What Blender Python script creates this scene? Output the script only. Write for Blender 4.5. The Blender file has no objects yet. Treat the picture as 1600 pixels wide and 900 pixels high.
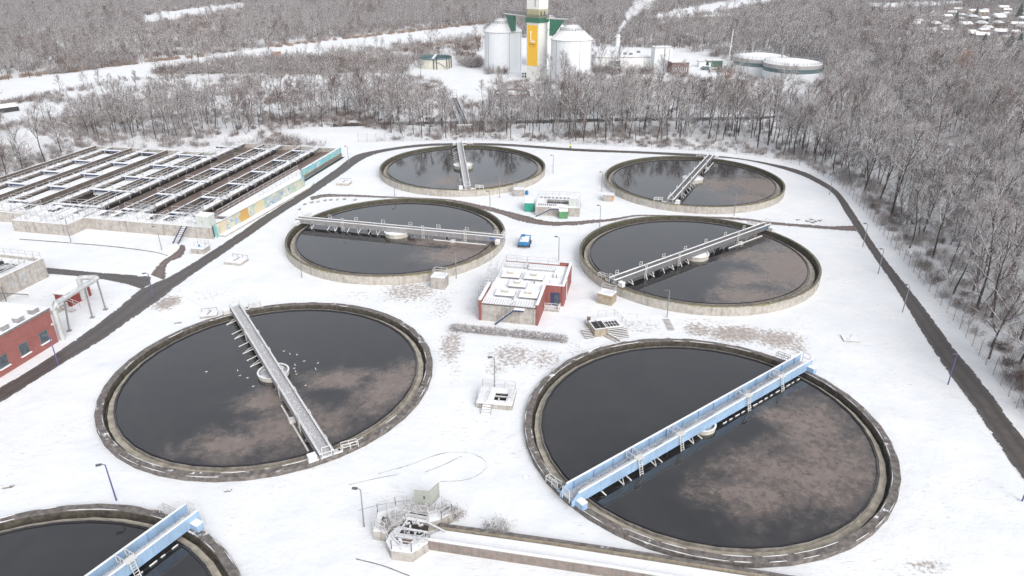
import bpy, math, random
import numpy as np
from mathutils import Vector, Matrix, noise as mnoise
random.seed(7); RNG = np.random.default_rng(11)
PI = math.pi; R = math.radians
scene = bpy.context.scene
COL = scene.collection

# ------------------------------------------------------------------ survey
CAM_H = 45.0; FOC = 1115.0; PITCH = R(25.22)
_c, _s = math.cos(PITCH), math.sin(PITCH)
def gp(x, y, z=0.0):
    """where on the plane of height z the point seen at (x, y) of the photograph stands"""
    u, v = x-800.0, y-450.0
    dz = -FOC*_s-v*_c; t = (z-CAM_H)/dz
    return (u*t, (FOC*_c-v*_s)*t)

class Frame:
    def __init__(s, x, y, ang, z=0.0):
        s.x, s.y, s.z, s.a = x, y, z, ang; s.c, s.s = math.cos(ang), math.sin(ang)
    def loc(s, px, py, z=0.0):
        X, Y = gp(px, py, z); dx, dy = X-s.x, Y-s.y
        return (dx*s.c+dy*s.s, -dx*s.s+dy*s.c)

# ------------------------------------------------------------------ materials
def new_mat(name):
    m = bpy.data.materials.new(name); m.use_nodes = True
    nt = m.node_tree; nt.nodes.clear()
    out = nt.nodes.new('ShaderNodeOutputMaterial')
    return m, nt, out
def N(nt, typ, **kw):
    n = nt.nodes.new(typ)
    for k, v in kw.items():
        if k.startswith('i_'):
            n.inputs[int(k[2:])].default_value = v
        else: setattr(n, k, v)
    return n
def math_n(nt, op, a, b=None, clamp=False):
    n = nt.nodes.new('ShaderNodeMath'); n.operation = op; n.use_clamp = clamp
    for i, q in enumerate((a, b)):
        if q is None: continue
        if isinstance(q, (int, float)): n.inputs[i].default_value = q
        else: nt.links.new(q, n.inputs[i])
    return n.outputs[0]
def mixc(nt, f, a, b):
    n = nt.nodes.new('ShaderNodeMix'); n.data_type = 'RGBA'
    for sock, q in ((n.inputs[0], f), (n.inputs[6], a), (n.inputs[7], b)):
        if isinstance(q, (int, float)): sock.default_value = q
        elif isinstance(q, tuple): sock.default_value = (q[0], q[1], q[2], 1)
        else: nt.links.new(q, sock)
    return n.outputs[2]
def noise_n(nt, scale, vec=None, detail=4, rough=.55, dist=0.0):
    n = nt.nodes.new('ShaderNodeTexNoise'); n.inputs['Scale'].default_value = scale
    n.inputs['Detail'].default_value = detail; n.inputs['Roughness'].default_value = rough
    n.inputs['Distortion'].default_value = dist
    if vec is not None: nt.links.new(vec, n.inputs['Vector'])
    return n.outputs['Fac']
def ramp(nt, f, a, b):
    n = nt.nodes.new('ShaderNodeMapRange'); n.clamp = True; n.interpolation_type = 'SMOOTHSTEP'
    nt.links.new(f, n.inputs[0]); n.inputs[1].default_value = a; n.inputs[2].default_value = b
    return n.outputs[0]
def mapping(nt, vec, scale=(1, 1, 1), rot=(0, 0, 0)):
    n = nt.nodes.new('ShaderNodeMapping'); nt.links.new(vec, n.inputs[0])
    n.inputs['Scale'].default_value = scale; n.inputs['Rotation'].default_value = rot
    return n.outputs[0]
SNOW = (0.86, 0.87, 0.89)
def mat(name, col, rough=.8, var=.18, scale=1.5, snow=0.0, streak=0.0, metal=0.0, bump=.0, stain=None, snow_scale=1.2, seam=0.0):
    m, nt, out = new_mat(name)
    b = N(nt, 'ShaderNodeBsdfPrincipled'); nt.links.new(b.outputs[0], out.inputs[0])
    tc = N(nt, 'ShaderNodeTexCoord').outputs['Object']
    geo = N(nt, 'ShaderNodeNewGeometry'); pos = geo.outputs['Position']
    f = noise_n(nt, scale, tc, 5)
    lo = tuple(c*(1-var) for c in col); hi = tuple(min(1, c*(1+var)) for c in col)
    c = mixc(nt, ramp(nt, f, .3, .7), lo, hi)
    sep = N(nt, 'ShaderNodeSeparateXYZ'); nt.links.new(geo.outputs['Normal'], sep.inputs[0])
    nz = sep.outputs[2]
    if streak:
        sv = mapping(nt, pos, (2.6, 2.6, .22))
        sf = noise_n(nt, 1.0, sv, 5, .7)
        vert = math_n(nt, 'SUBTRACT', 1.0, ramp(nt, math_n(nt, 'ABSOLUTE', nz), .2, .5))
        c = mixc(nt, math_n(nt, 'MULTIPLY', math_n(nt, 'MULTIPLY', ramp(nt, sf, .5, .72), streak), vert), c, (col[0]*.35, col[1]*.33, col[2]*.3))
    if stain:   # (colour, z_hi, z_lo, amount)   moss or dirt running down from the top edge
        sp = N(nt, 'ShaderNodeSeparateXYZ'); nt.links.new(pos, sp.inputs[0])
        d = noise_n(nt, 1.0, mapping(nt, pos, (1.7, 1.7, .05)), 4, .75)
        patch = noise_n(nt, .16, pos, 2)
        h = ramp(nt, sp.outputs[2], stain[2], stain[1])
        ff = ramp(nt, math_n(nt, 'ADD', math_n(nt, 'ADD', math_n(nt, 'MULTIPLY', h, .55), math_n(nt, 'MULTIPLY', d, .8)), math_n(nt, 'MULTIPLY', patch, .5)), 1.02, 1.2)
        c = mixc(nt, math_n(nt, 'MULTIPLY', ff, stain[3]), c, stain[0])
    r_in = rough
    if snow:
        sn = noise_n(nt, snow_scale, pos, 5, .65)
        up = ramp(nt, nz, .45, .75)
        th = .72-.5*snow
        sf = math_n(nt, 'MULTIPLY', up, ramp(nt, sn, th-.06, th+.06) if snow < 1 else 1.0)
        c = mixc(nt, sf, c, SNOW)
    nt.links.new(c, b.inputs['Base Color'])
    b.inputs['Roughness'].default_value = rough; b.inputs['Metallic'].default_value = metal
    if bump:
        bn = N(nt, 'ShaderNodeBump'); bn.inputs['Strength'].default_value = bump; bn.inputs['Distance'].default_value = .08
        nt.links.new(noise_n(nt, 6, pos, 5), bn.inputs['Height']); nt.links.new(bn.outputs[0], b.inputs['Normal'])
    return m

M = {}
M['concrete'] = mat('old_concrete', (.42, .39, .36), streak=.75, bump=.2)
M['concrete_snow'] = mat('snowy_concrete', (.42, .39, .36), streak=.75, snow=.9, bump=.2)
M['concrete_moss'] = mat('mossy_concrete', (.44, .41, .37), streak=.6, bump=.25, stain=((.2, .17, .02), 1.5, .95, .85))
M['rim_low'] = mat('weathered_rim', (.155, .138, .128), var=.4, scale=2.0, snow=.12, streak=.6, bump=.5, snow_scale=.8)
M['rim_high'] = mat('rim_top', (.16, .145, .11), var=.4, scale=3, snow=.05, bump=.4)
M['wet_wall'] = mat('wet_lane_wall', (.13, .105, .09), var=.35, snow=.82, streak=.5)
M['walk_snow'] = mat('trodden_walkway', (.24, .21, .19), snow=.74, streak=.5, snow_scale=1.6)
M['launder'] = mat('launder_floor', (.42, .38, .31), var=.25, scale=1.2, rough=.5, bump=.2)
M['launder_shade'] = mat('launder_side', (.075, .065, .05), var=.5, scale=2.0, bump=.4, stain=((.05, .07, .02), 1.4, .2, .5))  # near-black base paints in the shade of the deep gap, plus green growth
M['weir'] = mat('weir_plate', (.24, .22, .195), var=.3)
M['drum'] = mat('drum_paint', (.52, .50, .45), streak=.5)
M['drum_snow'] = mat('drum_snow', (.6, .6, .58), snow=.86)
M['drum_ice'] = mat('drum_ice', (.42, .44, .46), var=.3, scale=1.5, rough=.4, snow=.35)
M['blue'] = mat('light_blue_paint', (.30, .435, .60), rough=.5, var=.12, scale=.6, streak=.3)
M['blue_dark'] = mat('stiffener_paint', (.25, .40, .60), rough=.5, var=.06)
M['white_snow'] = mat('packed_snow', SNOW, var=.04, scale=3, bump=.3)
M['galv'] = mat('galvanised_steel', (.52, .52, .53), rough=.45, metal=.25, var=.1, snow=.85)
M['galv_dark'] = mat('weathered_girder', (.20, .195, .20), rough=.5, metal=.2, var=.14, streak=.3)
M['galv_mid'] = mat('grey_girder', (.33, .32, .33), rough=.5, metal=.2, var=.14, streak=.4)
M['white_steel'] = mat('pale_steel', (.66, .65, .64), rough=.5, var=.08)
M['black_steel'] = mat('dark_steel', (.03, .03, .035), rough=.6, var=.2)
M['deck'] = mat('trodden_deck', (.50, .50, .515), var=.22, scale=5, snow=.22, snow_scale=4)
M['brick'] = None
M['navy'] = mat('navy_paint', (.04, .055, .12), rough=.5, var=.15)
M['sludge'] = mat('brown_sludge', (.17, .122, .10), rough=.35, var=.16, scale=.35)
M['dark_sludge'] = mat('dark_sludge', (.10, .075, .062), rough=.4, var=.3, scale=.5, snow=.2)
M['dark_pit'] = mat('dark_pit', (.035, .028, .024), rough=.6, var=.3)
M['green_paint'] = mat('green_container_paint', (.12, .30, .14), rough=.55, var=.12, streak=.3, snow=1)
M['teal_paint'] = mat('teal_container_paint', (.02, .33, .24), rough=.5, var=.12, streak=.25, snow=1)
M['cabinet'] = mat('pale_cabinet', (.52, .56, .53), rough=.5, var=.06, streak=.15, snow=1)
M['grey_steel_door'] = mat('grey_green_sheet', (.38, .40, .36), rough=.5, var=.08, streak=.2)
M['wood'] = mat('dark_wood', (.16, .12, .09), var=.3, snow=.8)
M['lamp_grey'] = mat('lamp_grey', (.25, .24, .25), rough=.5, var=.1)
M['lamp_violet'] = mat('lamp_violet', (.10, .09, .22), rough=.5, var=.1)
M['lamp_head'] = mat('lamp_head', (.10, .10, .11), rough=.4)
M['bark'] = None
M['silo'] = mat('silo_panel', (.74, .77, .79), rough=.5, var=.04, streak=.1)
M['silo_roof'] = mat('silo_roof_sheet', (.45, .45, .45), rough=.5, var=.1, snow=.9, snow_scale=.5)
M['tower'] = mat('tower_render', (.74, .74, .70), rough=.8, var=.05, streak=.1)
M['olive'] = mat('olive_band', (.38, .36, .22), var=.12)
M['silo_green'] = mat('dark_green_steel', (.03, .15, .09), rough=.5, var=.15)
M['yellow'] = mat('yellow_banner', (.86, .50, .03), rough=.6, var=.03)
M['white'] = mat('white_paint', (.8, .8, .79), rough=.6, var=.03)
M['ink'] = mat('brown_lettering', (.16, .05, .02), rough=.6)
M['orange_ink'] = mat('ochre_lettering', (.55, .25, .02), rough=.6)
M['teal_band'] = mat('teal_band', (.10, .16, .17), rough=.5, var=.15)
M['glass'] = mat('window_glass', (.09, .11, .13), rough=.08, var=.2)
M['red_sheet'] = mat('dark_red_sheet', (.23, .035, .03), rough=.6, var=.12)
M['brown_wall'] = mat('brown_cladding', (.15, .06, .05), rough=.7, var=.15, snow=1)
M['roof_snow'] = mat('snowy_roof', (.4, .38, .37), snow=.98, snow_scale=.7, var=.1)
M['grating'] = mat('snowy_grating', (.42, .43, .44), var=.3, scale=6, snow=.74, snow_scale=5)
M['ladder'] = mat('ladder_steel', (.60, .60, .58), rough=.5)
M['pipe'] = mat('pipe_jacket', (.56, .57, .57), rough=.4, metal=.3, var=.08, snow=.35)
M['orange'] = mat('orange_box', (.70, .28, .03), rough=.6)
M['trailer_blue'] = mat('bright_blue_paint', (.02, .19, .40), rough=.4, var=.08)
M['rubber'] = mat('rubber', (.02, .02, .02), rough=.8)
M['asphalt'] = None
M['brown_track'] = None
M['gull'] = mat('gull_white', (.82, .82, .8), rough=.8, var=.05)
M['gull_grey'] = mat('gull_wing', (.45, .46, .48), rough=.8)
M['hivis'] = mat('hi_vis_yellow', (.75, .75, .04), rough=.7)
M['trousers'] = mat('dark_trousers', (.03, .035, .05), rough=.9)
M['skin'] = mat('skin', (.50, .30, .22), rough=.6)
M['needle'] = mat('conifer_needles', (.035, .055, .04), var=.4, scale=2, snow=.35, snow_scale=2)
M['cabin_wall'] = mat('cabin_wall', (.30, .25, .2), var=.5, scale=.02)
M['plant_pot'] = mat('dark_rubber_ring', (.06, .05, .045))
M['stone'] = mat('stone', (.22, .2, .19), snow=.6, var=.3)

def brick_mat():
    m, nt, out = new_mat('red_brick')
    b = N(nt, 'ShaderNodeBsdfPrincipled'); nt.links.new(b.outputs[0], out.inputs[0])
    tc = N(nt, 'ShaderNodeTexCoord').outputs['Object']
    sp = N(nt, 'ShaderNodeSeparateXYZ'); nt.links.new(tc, sp.inputs[0])
    cb = N(nt, 'ShaderNodeCombineXYZ')
    nt.links.new(math_n(nt, 'ADD', sp.outputs[0], sp.outputs[1]), cb.inputs[0]); nt.links.new(sp.outputs[2], cb.inputs[1])
    br = N(nt, 'ShaderNodeTexBrick'); nt.links.new(cb.outputs[0], br.inputs['Vector'])
    br.inputs['Color1'].default_value = (.29, .085, .075, 1); br.inputs['Color2'].default_value = (.20, .062, .058, 1)
    br.inputs['Mortar'].default_value = (.33, .16, .14, 1); br.inputs['Scale'].default_value = 1
    br.inputs['Brick Width'].default_value = .25; br.inputs['Row Height'].default_value = .083; br.inputs['Mortar Size'].default_value = .008
    f = noise_n(nt, .7, tc, 5)
    c = mixc(nt, math_n(nt, 'MULTIPLY', ramp(nt, f, .35, .7), .35), br.outputs['Color'], (.36, .15, .13))
    nt.links.new(c, b.inputs['Base Color']); b.inputs['Roughness'].default_value = .85
    return m
M['brick'] = brick_mat()

def bark_mat(name, c1, c2, snow=.5):
    m, nt, out = new_mat(name)
    b = N(nt, 'ShaderNodeBsdfPrincipled'); nt.links.new(b.outputs[0], out.inputs[0])
    rnd = N(nt, 'ShaderNodeObjectInfo').outputs['Random']
    geo = N(nt, 'ShaderNodeNewGeometry')
    sep = N(nt, 'ShaderNodeSeparateXYZ'); nt.links.new(geo.outputs['Normal'], sep.inputs[0])
    c = mixc(nt, rnd, c1, c2)
    c = mixc(nt, math_n(nt, 'MULTIPLY', ramp(nt, noise_n(nt, .035, geo.outputs['Position'], 3), .46, .64), .55), c, tuple(q*w_ for q, w_ in zip(c1, (1.05, .85, .75))))
    sn = noise_n(nt, .7, geo.outputs['Position'], 3, .6)
    amt = math_n(nt, 'ADD', math_n(nt, 'MULTIPLY', sn, .9), math_n(nt, 'MULTIPLY', math_n(nt, 'SUBTRACT', math_n(nt, 'FRACT', math_n(nt, 'MULTIPLY', rnd, 7.31)), .38), .62))
    amt = math_n(nt, 'ADD', amt, math_n(nt, 'MULTIPLY', math_n(nt, 'SUBTRACT', noise_n(nt, .022, geo.outputs['Position'], 3), .5), 1.3))
    th = 1-snow
    f = math_n(nt, 'MULTIPLY', ramp(nt, sep.outputs[2], .12, .42), ramp(nt, amt, th-.12, th+.12))
    c = mixc(nt, f, c, SNOW)
    nt.links.new(c, b.inputs['Base Color']); b.inputs['Roughness'].default_value = .9
    return m
M['bark'] = bark_mat('bark', (.045, .034, .03), (.085, .07, .062), .92)
M['twig'] = bark_mat('twigs', (.11, .058, .045), (.235, .18, .162), .72)
M['twig_orange'] = bark_mat('orange_twigs', (.30, .13, .06), (.34, .16, .08), .25)
M['scrub'] = bark_mat('scrub_twigs', (.14, .09, .075), (.25, .20, .175), .64)
M['hedge'] = bark_mat('hedge_twigs', (.20, .15, .145), (.22, .17, .16), 1.05)
M['reed'] = bark_mat('reeds', (.30, .21, .15), (.36, .27, .20), .35)

def road_mat(name, col, snowamt, scale):
    m, nt, out = new_mat(name)
    b = N(nt, 'ShaderNodeBsdfPrincipled'); nt.links.new(b.outputs[0], out.inputs[0])
    pos = N(nt, 'ShaderNodeNewGeometry').outputs['Position']
    f = noise_n(nt, 1.1, pos, 6, .65)
    c = mixc(nt, ramp(nt, f, .3, .7), tuple(q*.75 for q in col), tuple(q*1.3 for q in col))
    at = N(nt, 'ShaderNodeAttribute'); at.attribute_name = 'edge'
    sn = noise_n(nt, scale, pos, 6, .7)
    xa = math_n(nt, 'POWER', at.outputs['Fac'], .25)
    rut = math_n(nt, 'SUBTRACT', 1.0, ramp(nt, math_n(nt, 'ABSOLUTE', math_n(nt, 'SUBTRACT', xa, .48)), .06, .26))
    c = mixc(nt, math_n(nt, 'MULTIPLY', rut, .55), c, tuple(q*.62 for q in col))
    sn = math_n(nt, 'SUBTRACT', sn, math_n(nt, 'MULTIPLY', rut, .07))
    ff = ramp(nt, math_n(nt, 'ADD', sn, math_n(nt, 'MULTIPLY', at.outputs['Fac'], .36)), .93-snowamt, 1.03-snowamt)
    c = mixc(nt, ff, c, SNOW)
    nt.links.new(c, b.inputs['Base Color'])
    nt.links.new(math_n(nt, 'ADD', math_n(nt, 'MULTIPLY', f, .5), .25), b.inputs['Roughness'])
    return m
M['asphalt'] = road_mat('wet_asphalt', (.100, .088, .084), .13, .8)
M['brown_track'] = road_mat('slushy_track', (.17, .13, .118), .33, 1.6)

M['ditch'] = road_mat('ditch_water', (.05, .042, .036), .12, 1.0)
def mural_mat(name, cols, sc):
    m, nt, out = new_mat(name)
    b = N(nt, 'ShaderNodeBsdfPrincipled'); nt.links.new(b.outputs[0], out.inputs[0])
    tc = N(nt, 'ShaderNodeTexCoord').outputs['Object']
    warp = N(nt, 'ShaderNodeTexNoise'); warp.inputs['Scale'].default_value = .9; warp.inputs['Detail'].default_value = 4
    nt.links.new(tc, warp.inputs['Vector'])
    vadd = N(nt, 'ShaderNodeVectorMath', operation='MULTIPLY_ADD')
    nt.links.new(warp.outputs['Color'], vadd.inputs[0]); vadd.inputs[1].default_value = (2.2, 2.2, 2.2); nt.links.new(tc, vadd.inputs[2])
    cur = None
    sep = N(nt, 'ShaderNodeSeparateXYZ'); nt.links.new(tc, sep.inputs[0])
    cur = mixc(nt, ramp(nt, noise_n(nt, .35, vadd.outputs[0], 3), .35, .65), cols[0], cols[1])
    for i, q in enumerate(cols[2:]):
        mp = mapping(nt, vadd.outputs[0], (1, 1, 1)); mp.node.inputs['Location'].default_value = (13.7*i, 5.1*i, 3.3*i)
        cur = mixc(nt, ramp(nt, noise_n(nt, sc*(1+.25*i), mp, 3, .5, .5), .58, .61), cur, q)
    # painted golden figure and a pale patch further along
    if len(cols) > 7:
        def at_x(x, w, colr, cur):
            d = math_n(nt, 'ABSOLUTE', math_n(nt, 'SUBTRACT', sep.outputs[0], x))
            d = math_n(nt, 'ADD', d, math_n(nt, 'MULTIPLY', noise_n(nt, .8, tc, 3), 2.0))
            return mixc(nt, math_n(nt, 'SUBTRACT', 1.0, ramp(nt, d, w+.7, w+1.1)), cur, colr)
        cur = at_x(8.6, 1.5, (.52, .33, .10), cur)
        cur = at_x(2.0, 1.0, (.60, .52, .38), cur)
        cur = at_x(13.5, 1.6, (.60, .52, .36), cur)
    nt.links.new(cur, b.inputs['Base Color']); b.inputs['Roughness'].default_value = .8
    return m
M['mural_long'] = mural_mat('painted_mural', [(.38, .42, .42), (.55, .55, .50), (.30, .42, .60), (.55, .45, .36), (.30, .50, .34), (.62, .62, .60), (.22, .34, .46), (.60, .52, .24)], .5)
M['mural_cyan'] = mural_mat('cyan_mural', [(.13, .42, .52), (.22, .50, .50), (.46, .62, .66), (.16, .32, .50), (.30, .52, .38), (.55, .44, .36)], .55)

def water_mat(name, blobs, speck=0.0):
    """still dark water with floating brown sludge; blobs = (x, y, rx, ry, angle) in metres from the tank centre"""
    m, nt, out = new_mat(name)
    b = N(nt, 'ShaderNodeBsdfPrincipled'); nt.links.new(b.outputs[0], out.inputs[0])
    tc = N(nt, 'ShaderNodeTexCoord').outputs['Object']
    best = None
    for (x, y, rx, ry, a) in blobs:
        mp = N(nt, 'ShaderNodeMapping'); mp.vector_type = 'TEXTURE'; nt.links.new(tc, mp.inputs[0])
        mp.inputs['Location'].default_value = (x, y, 0); mp.inputs['Rotation'].default_value = (0, 0, R(a)); mp.inputs['Scale'].default_value = (rx, ry, 1000)
        ln = N(nt, 'ShaderNodeVectorMath', operation='LENGTH'); nt.links.new(mp.outputs[0], ln.inputs[0])
        v = math_n(nt, 'SUBTRACT', 1.0, ln.outputs[1])
        best = v if best is None else math_n(nt, 'MAXIMUM', best, v)
    n1 = noise_n(nt, .16, tc, 6, .62, 1.2); n2 = noise_n(nt, 1.1, tc, 6, .7, .4)
    f = math_n(nt, 'ADD', math_n(nt, 'SUBTRACT', math_n(nt, 'MULTIPLY', best, 1.1), .24) if best is not None else -1.0,
               math_n(nt, 'ADD', math_n(nt, 'MULTIPLY', math_n(nt, 'SUBTRACT', n1, .5), 1.5), math_n(nt, 'MULTIPLY', math_n(nt, 'SUBTRACT', n2, .5), .75)))
    fac = ramp(nt, f, -.22, .78)
    if speck:
        vo = noise_n(nt, 1.7, tc, 6, .75)
        fac = math_n(nt, 'MULTIPLY', fac, math_n(nt, 'ADD', math_n(nt, 'MULTIPLY', ramp(nt, vo, .36, .56), speck), 1-speck))
    fac = math_n(nt, 'MULTIPLY', fac, .92)
    c = mixc(nt, fac, mixc(nt, ramp(nt, n1, .35, .7), (.011, .0115, .0135), (.024, .021, .021)), mixc(nt, ramp(nt, n2, .3, .7), (.185, .140, .118), (.255, .20, .172)))
    nt.links.new(c, b.inputs['Base Color'])
    nt.links.new(math_n(nt, 'ADD', math_n(nt, 'MULTIPLY', fac, .35), .06), b.inputs['Roughness'])
    b.inputs['IOR'].default_value = 1.9
    bn = N(nt, 'ShaderNodeBump'); bn.inputs['Strength'].default_value = .05; bn.inputs['Distance'].default_value = .05
    nt.links.new(noise_n(nt, 1.5, tc, 3), bn.inputs['Height']); nt.links.new(bn.outputs[0], b.inputs['Normal'])
    return m

# ------------------------------------------------------------------ mesh builder
class MB:
    def __init__(s): s.v = []; s.f = []
    def add(s, vs, fs):
        o = len(s.v); s.v += [tuple(map(float, q)) for q in vs]; s.f += [tuple(i+o for i in f) for f in fs]; return s
    def box(s, x0, x1, y0, y1, z0, z1):
        return s.add([(x0, y0, z0), (x1, y0, z0), (x1, y1, z0), (x0, y1, z0), (x0, y0, z1), (x1, y0, z1), (x1, y1, z1), (x0, y1, z1)],
                     [(0, 3, 2, 1), (4, 5, 6, 7), (0, 1, 5, 4), (1, 2, 6, 5), (2, 3, 7, 6), (3, 0, 4, 7)])
    def cbox(s, cx, cy, z0, sx, sy, sz, a=0):
        c, q = math.cos(a), math.sin(a)
        P = [(-sx/2, -sy/2), (sx/2, -sy/2), (sx/2, sy/2), (-sx/2, sy/2)]
        return s.prism([(cx+x*c-y*q, cy+x*q+y*c) for x, y in P], z0, z0+sz)
    def prism(s, poly, z0, z1):
        n = len(poly)
        area = sum(poly[i][0]*poly[(i+1) % n][1]-poly[(i+1) % n][0]*poly[i][1] for i in range(n))
        if area < 0: poly = poly[::-1]
        return s.add([(x, y, z0) for x, y in poly]+[(x, y, z1) for x, y in poly],
                     [tuple(range(n))[::-1], tuple(range(n, 2*n))]+[(i, (i+1) % n, n+(i+1) % n, n+i) for i in range(n)])
    def bar(s, p, q, w=.08, h=None):
        """square bar between two points"""
        h = h or w; p = Vector(p); q = Vector(q); d = (q-p)
        if d.length < 1e-5: return s
        d.normalize(); a = d.cross(Vector((0, 0, 1)))
        if a.length < 1e-3: a = Vector((1, 0, 0))
        a.normalize(); b = a.cross(d); a = a*w/2; b = b*h/2
        vs = [p-a-b, p+a-b, p+a+b, p-a+b, q-a-b, q+a-b, q+a+b, q-a+b]
        return s.add(vs, [(0, 1, 2, 3), (7, 6, 5, 4), (0, 4, 5, 1), (1, 5, 6, 2), (2, 6, 7, 3), (3, 7, 4, 0)])
    def tube(s, pts, r, n=6):
        pts = [Vector(p) for p in pts]; rr = r if isinstance(r, (list, tuple)) else [r]*len(pts)
        vs = []; fs = []
        ref = None
        for i, p in enumerate(pts):
            d = (pts[min(i+1, len(pts)-1)]-pts[max(i-1, 0)]).normalized()
            a = d.cross(Vector((0, 0, 1))) if abs(d.z) < .95 else d.cross(Vector((1, 0, 0)))
            a.normalize()
            if ref is not None and a.dot(ref) < 0: a = -a
            ref = a; b = d.cross(a)
            for k in range(n):
                t = 2*PI*k/n; vs.append(p+(a*math.cos(t)+b*math.sin(t))*rr[i])
        for i in range(len(pts)-1):
            for k in range(n):
                fs.append((i*n+k, i*n+(k+1) % n, (i+1)*n+(k+1) % n, (i+1)*n+k))
        m = len(pts)-1
        fs.append(tuple(range(n))[::-1]); fs.append(tuple(m*n+k for k in range(n)))
        return s.add(vs, fs)
    def lathe(s, prof, n=48, cx=0, cy=0, close=False):
        """profile (r, z) list revolved; close joins last to first"""
        vs = []; fs = []; m = len(prof)
        for k in range(n):
            t = 2*PI*k/n; c, q = math.cos(t), math.sin(t)
            vs += [(cx+r*c, cy+r*q, z) for r, z in prof]
        for k in range(n):
            k2 = (k+1) % n
            for i in range(m if close else m-1):
                j = (i+1) % m
                fs.append((k*m+i, k2*m+i, k2*m+j, k*m+j))
        return s.add(vs, fs)
    def disc(s, r, z, n=48, cx=0, cy=0):
        return s.add([(cx+r*math.cos(2*PI*k/n), cy+r*math.sin(2*PI*k/n), z) for k in range(n)], [tuple(range(n))])
    def rail(s, pts, h=1.05, sp=1.5, r=.03, bars=2, z=0):
        pts = [Vector((p[0], p[1], p[2] if len(p) > 2 else z)) for p in pts]
        for a, b in zip(pts, pts[1:]):
            L = (b-a).length; n = max(1, int(round(L/sp)))
            for i in range(n+1):
                p = a.lerp(b, i/n); s.bar(p, p+Vector((0, 0, h)), r*2)
            for k in range(bars):
                z_ = Vector((0, 0, h*(k+1)/bars)); s.bar(a+z_, b+z_, r*2)
        return s
    def build(s, name, m, parent=None, smooth=False):
        me = bpy.data.meshes.new(name); me.from_pydata(s.v, [], s.f); me.update()
        if smooth:
            me.polygons.foreach_set('use_smooth', [True]*len(me.polygons)); me.update()
            try: me.set_sharp_from_angle(angle=R(40))
            except Exception: pass
        for q in (m if isinstance(m, (list, tuple)) else [m]): me.materials.append(q)
        o = bpy.data.objects.new(name, me); COL.objects.link(o)
        if parent is not None: o.parent = parent
        return o
def tag(o, label, cat, group=None):
    o['label'] = label; o['category'] = cat
    if group: o['group'] = group
    return o
def thing(name, label, cat, fr=(0, 0, 0), rz=0.0, group=None):
    o = bpy.data.objects.new(name, None); COL.objects.link(o)
    if isinstance(fr, Frame): o.location = (fr.x, fr.y, fr.z); o.rotation_euler = (0, 0, fr.a)
    else: o.location = fr; o.rotation_euler = (0, 0, rz)
    o.empty_display_size = .5
    return tag(o, label, cat, group)
def structure(o): o['kind'] = 'structure'; return o
def stuff(o, label=None, cat=None):
    o['kind'] = 'stuff'
    if label: tag(o, label, cat)
    return o
def copy_tree(o, parent=None):
    c = o.copy(); COL.objects.link(c)
    if parent is not None: c.parent = parent
    for ch in list(o.children): copy_tree(ch, c)
    return c

# ------------------------------------------------------------------ clarifier tanks
TANKS = {  # centre x, y, rim height, wall style, bridge angle, drum radius
    'A': (19.77, 61.0, .5, 'low', 37.9, 1.35), 'B': (-27.9, 71.3, .5, 'low', 122.2, 1.75), 'G': (-36.69, 30.84, .5, 'low', 61.0, 1.6),
    'C': (29.33, 105.0, 1.45, 'high', 37.9, 1.95), 'D': (-19.74, 115.0, 1.45, 'high', 165.6, 2.1),
    'E': (-11.05, 157.4, 1.45, 'high', 96.2, 2.1), 'F': (38.4, 146.9, 1.45, 'high', 64.1, 2.1)}
TR = 18.55
TLAB = {'A': 'large low round settling tank in the foreground right, crossed by the long blue bridge',
        'B': 'low rimmed settling tank with gulls on its water and a pale slanting bridge',
        'G': 'round settling tank cut off by the lower left corner of the picture',
        'C': 'raised settling tank right of the red pump house, wall streaked with yellow moss',
        'D': 'raised round settling tank left of the small blue trailer, with a level dark grey bridge',
        'E': 'furthest round settling tank in front of the silos, its narrow bridge pointing at the camera',
        'F': 'raised round settling tank at the back right beside the bend of the perimeter road'}
BL = {  # floating sludge, metres from the tank centre
    'A': [(8, -7, 14, 8.5, 25), (12, 1, 9, 6, 70), (2, -10, 9, 4.5, 0), (9, 2, 5, 3, 0)],
    'B': [(5, -10, 9, 7, 20), (14, -2, 4, 10, -25), (7, -1, 6, 3.5, 0), (-1, -13, 7, 4, 0), (1, -5, 5, 4, 30)],
    'G': [],
    'C': [(14, -3, 10, 18, -10), (6, -8, 8, 4.5, 30), (4, -14, 9, 5, 0), (8, 1, 7, 3, 30)],
    'D': [(14, -3, 12, 7, -15), (10, -9, 9, 6, 20), (7, -3.5, 8, 3, -12)],
    'E': [(-2, -11, 7, 6, 0), (8, -14, 11, 4, 20)],
    'F': [(14, -4, 11, 13, 0), (5, -2, 8, 8, 0), (8, -12, 8, 5, 0)]}
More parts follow.
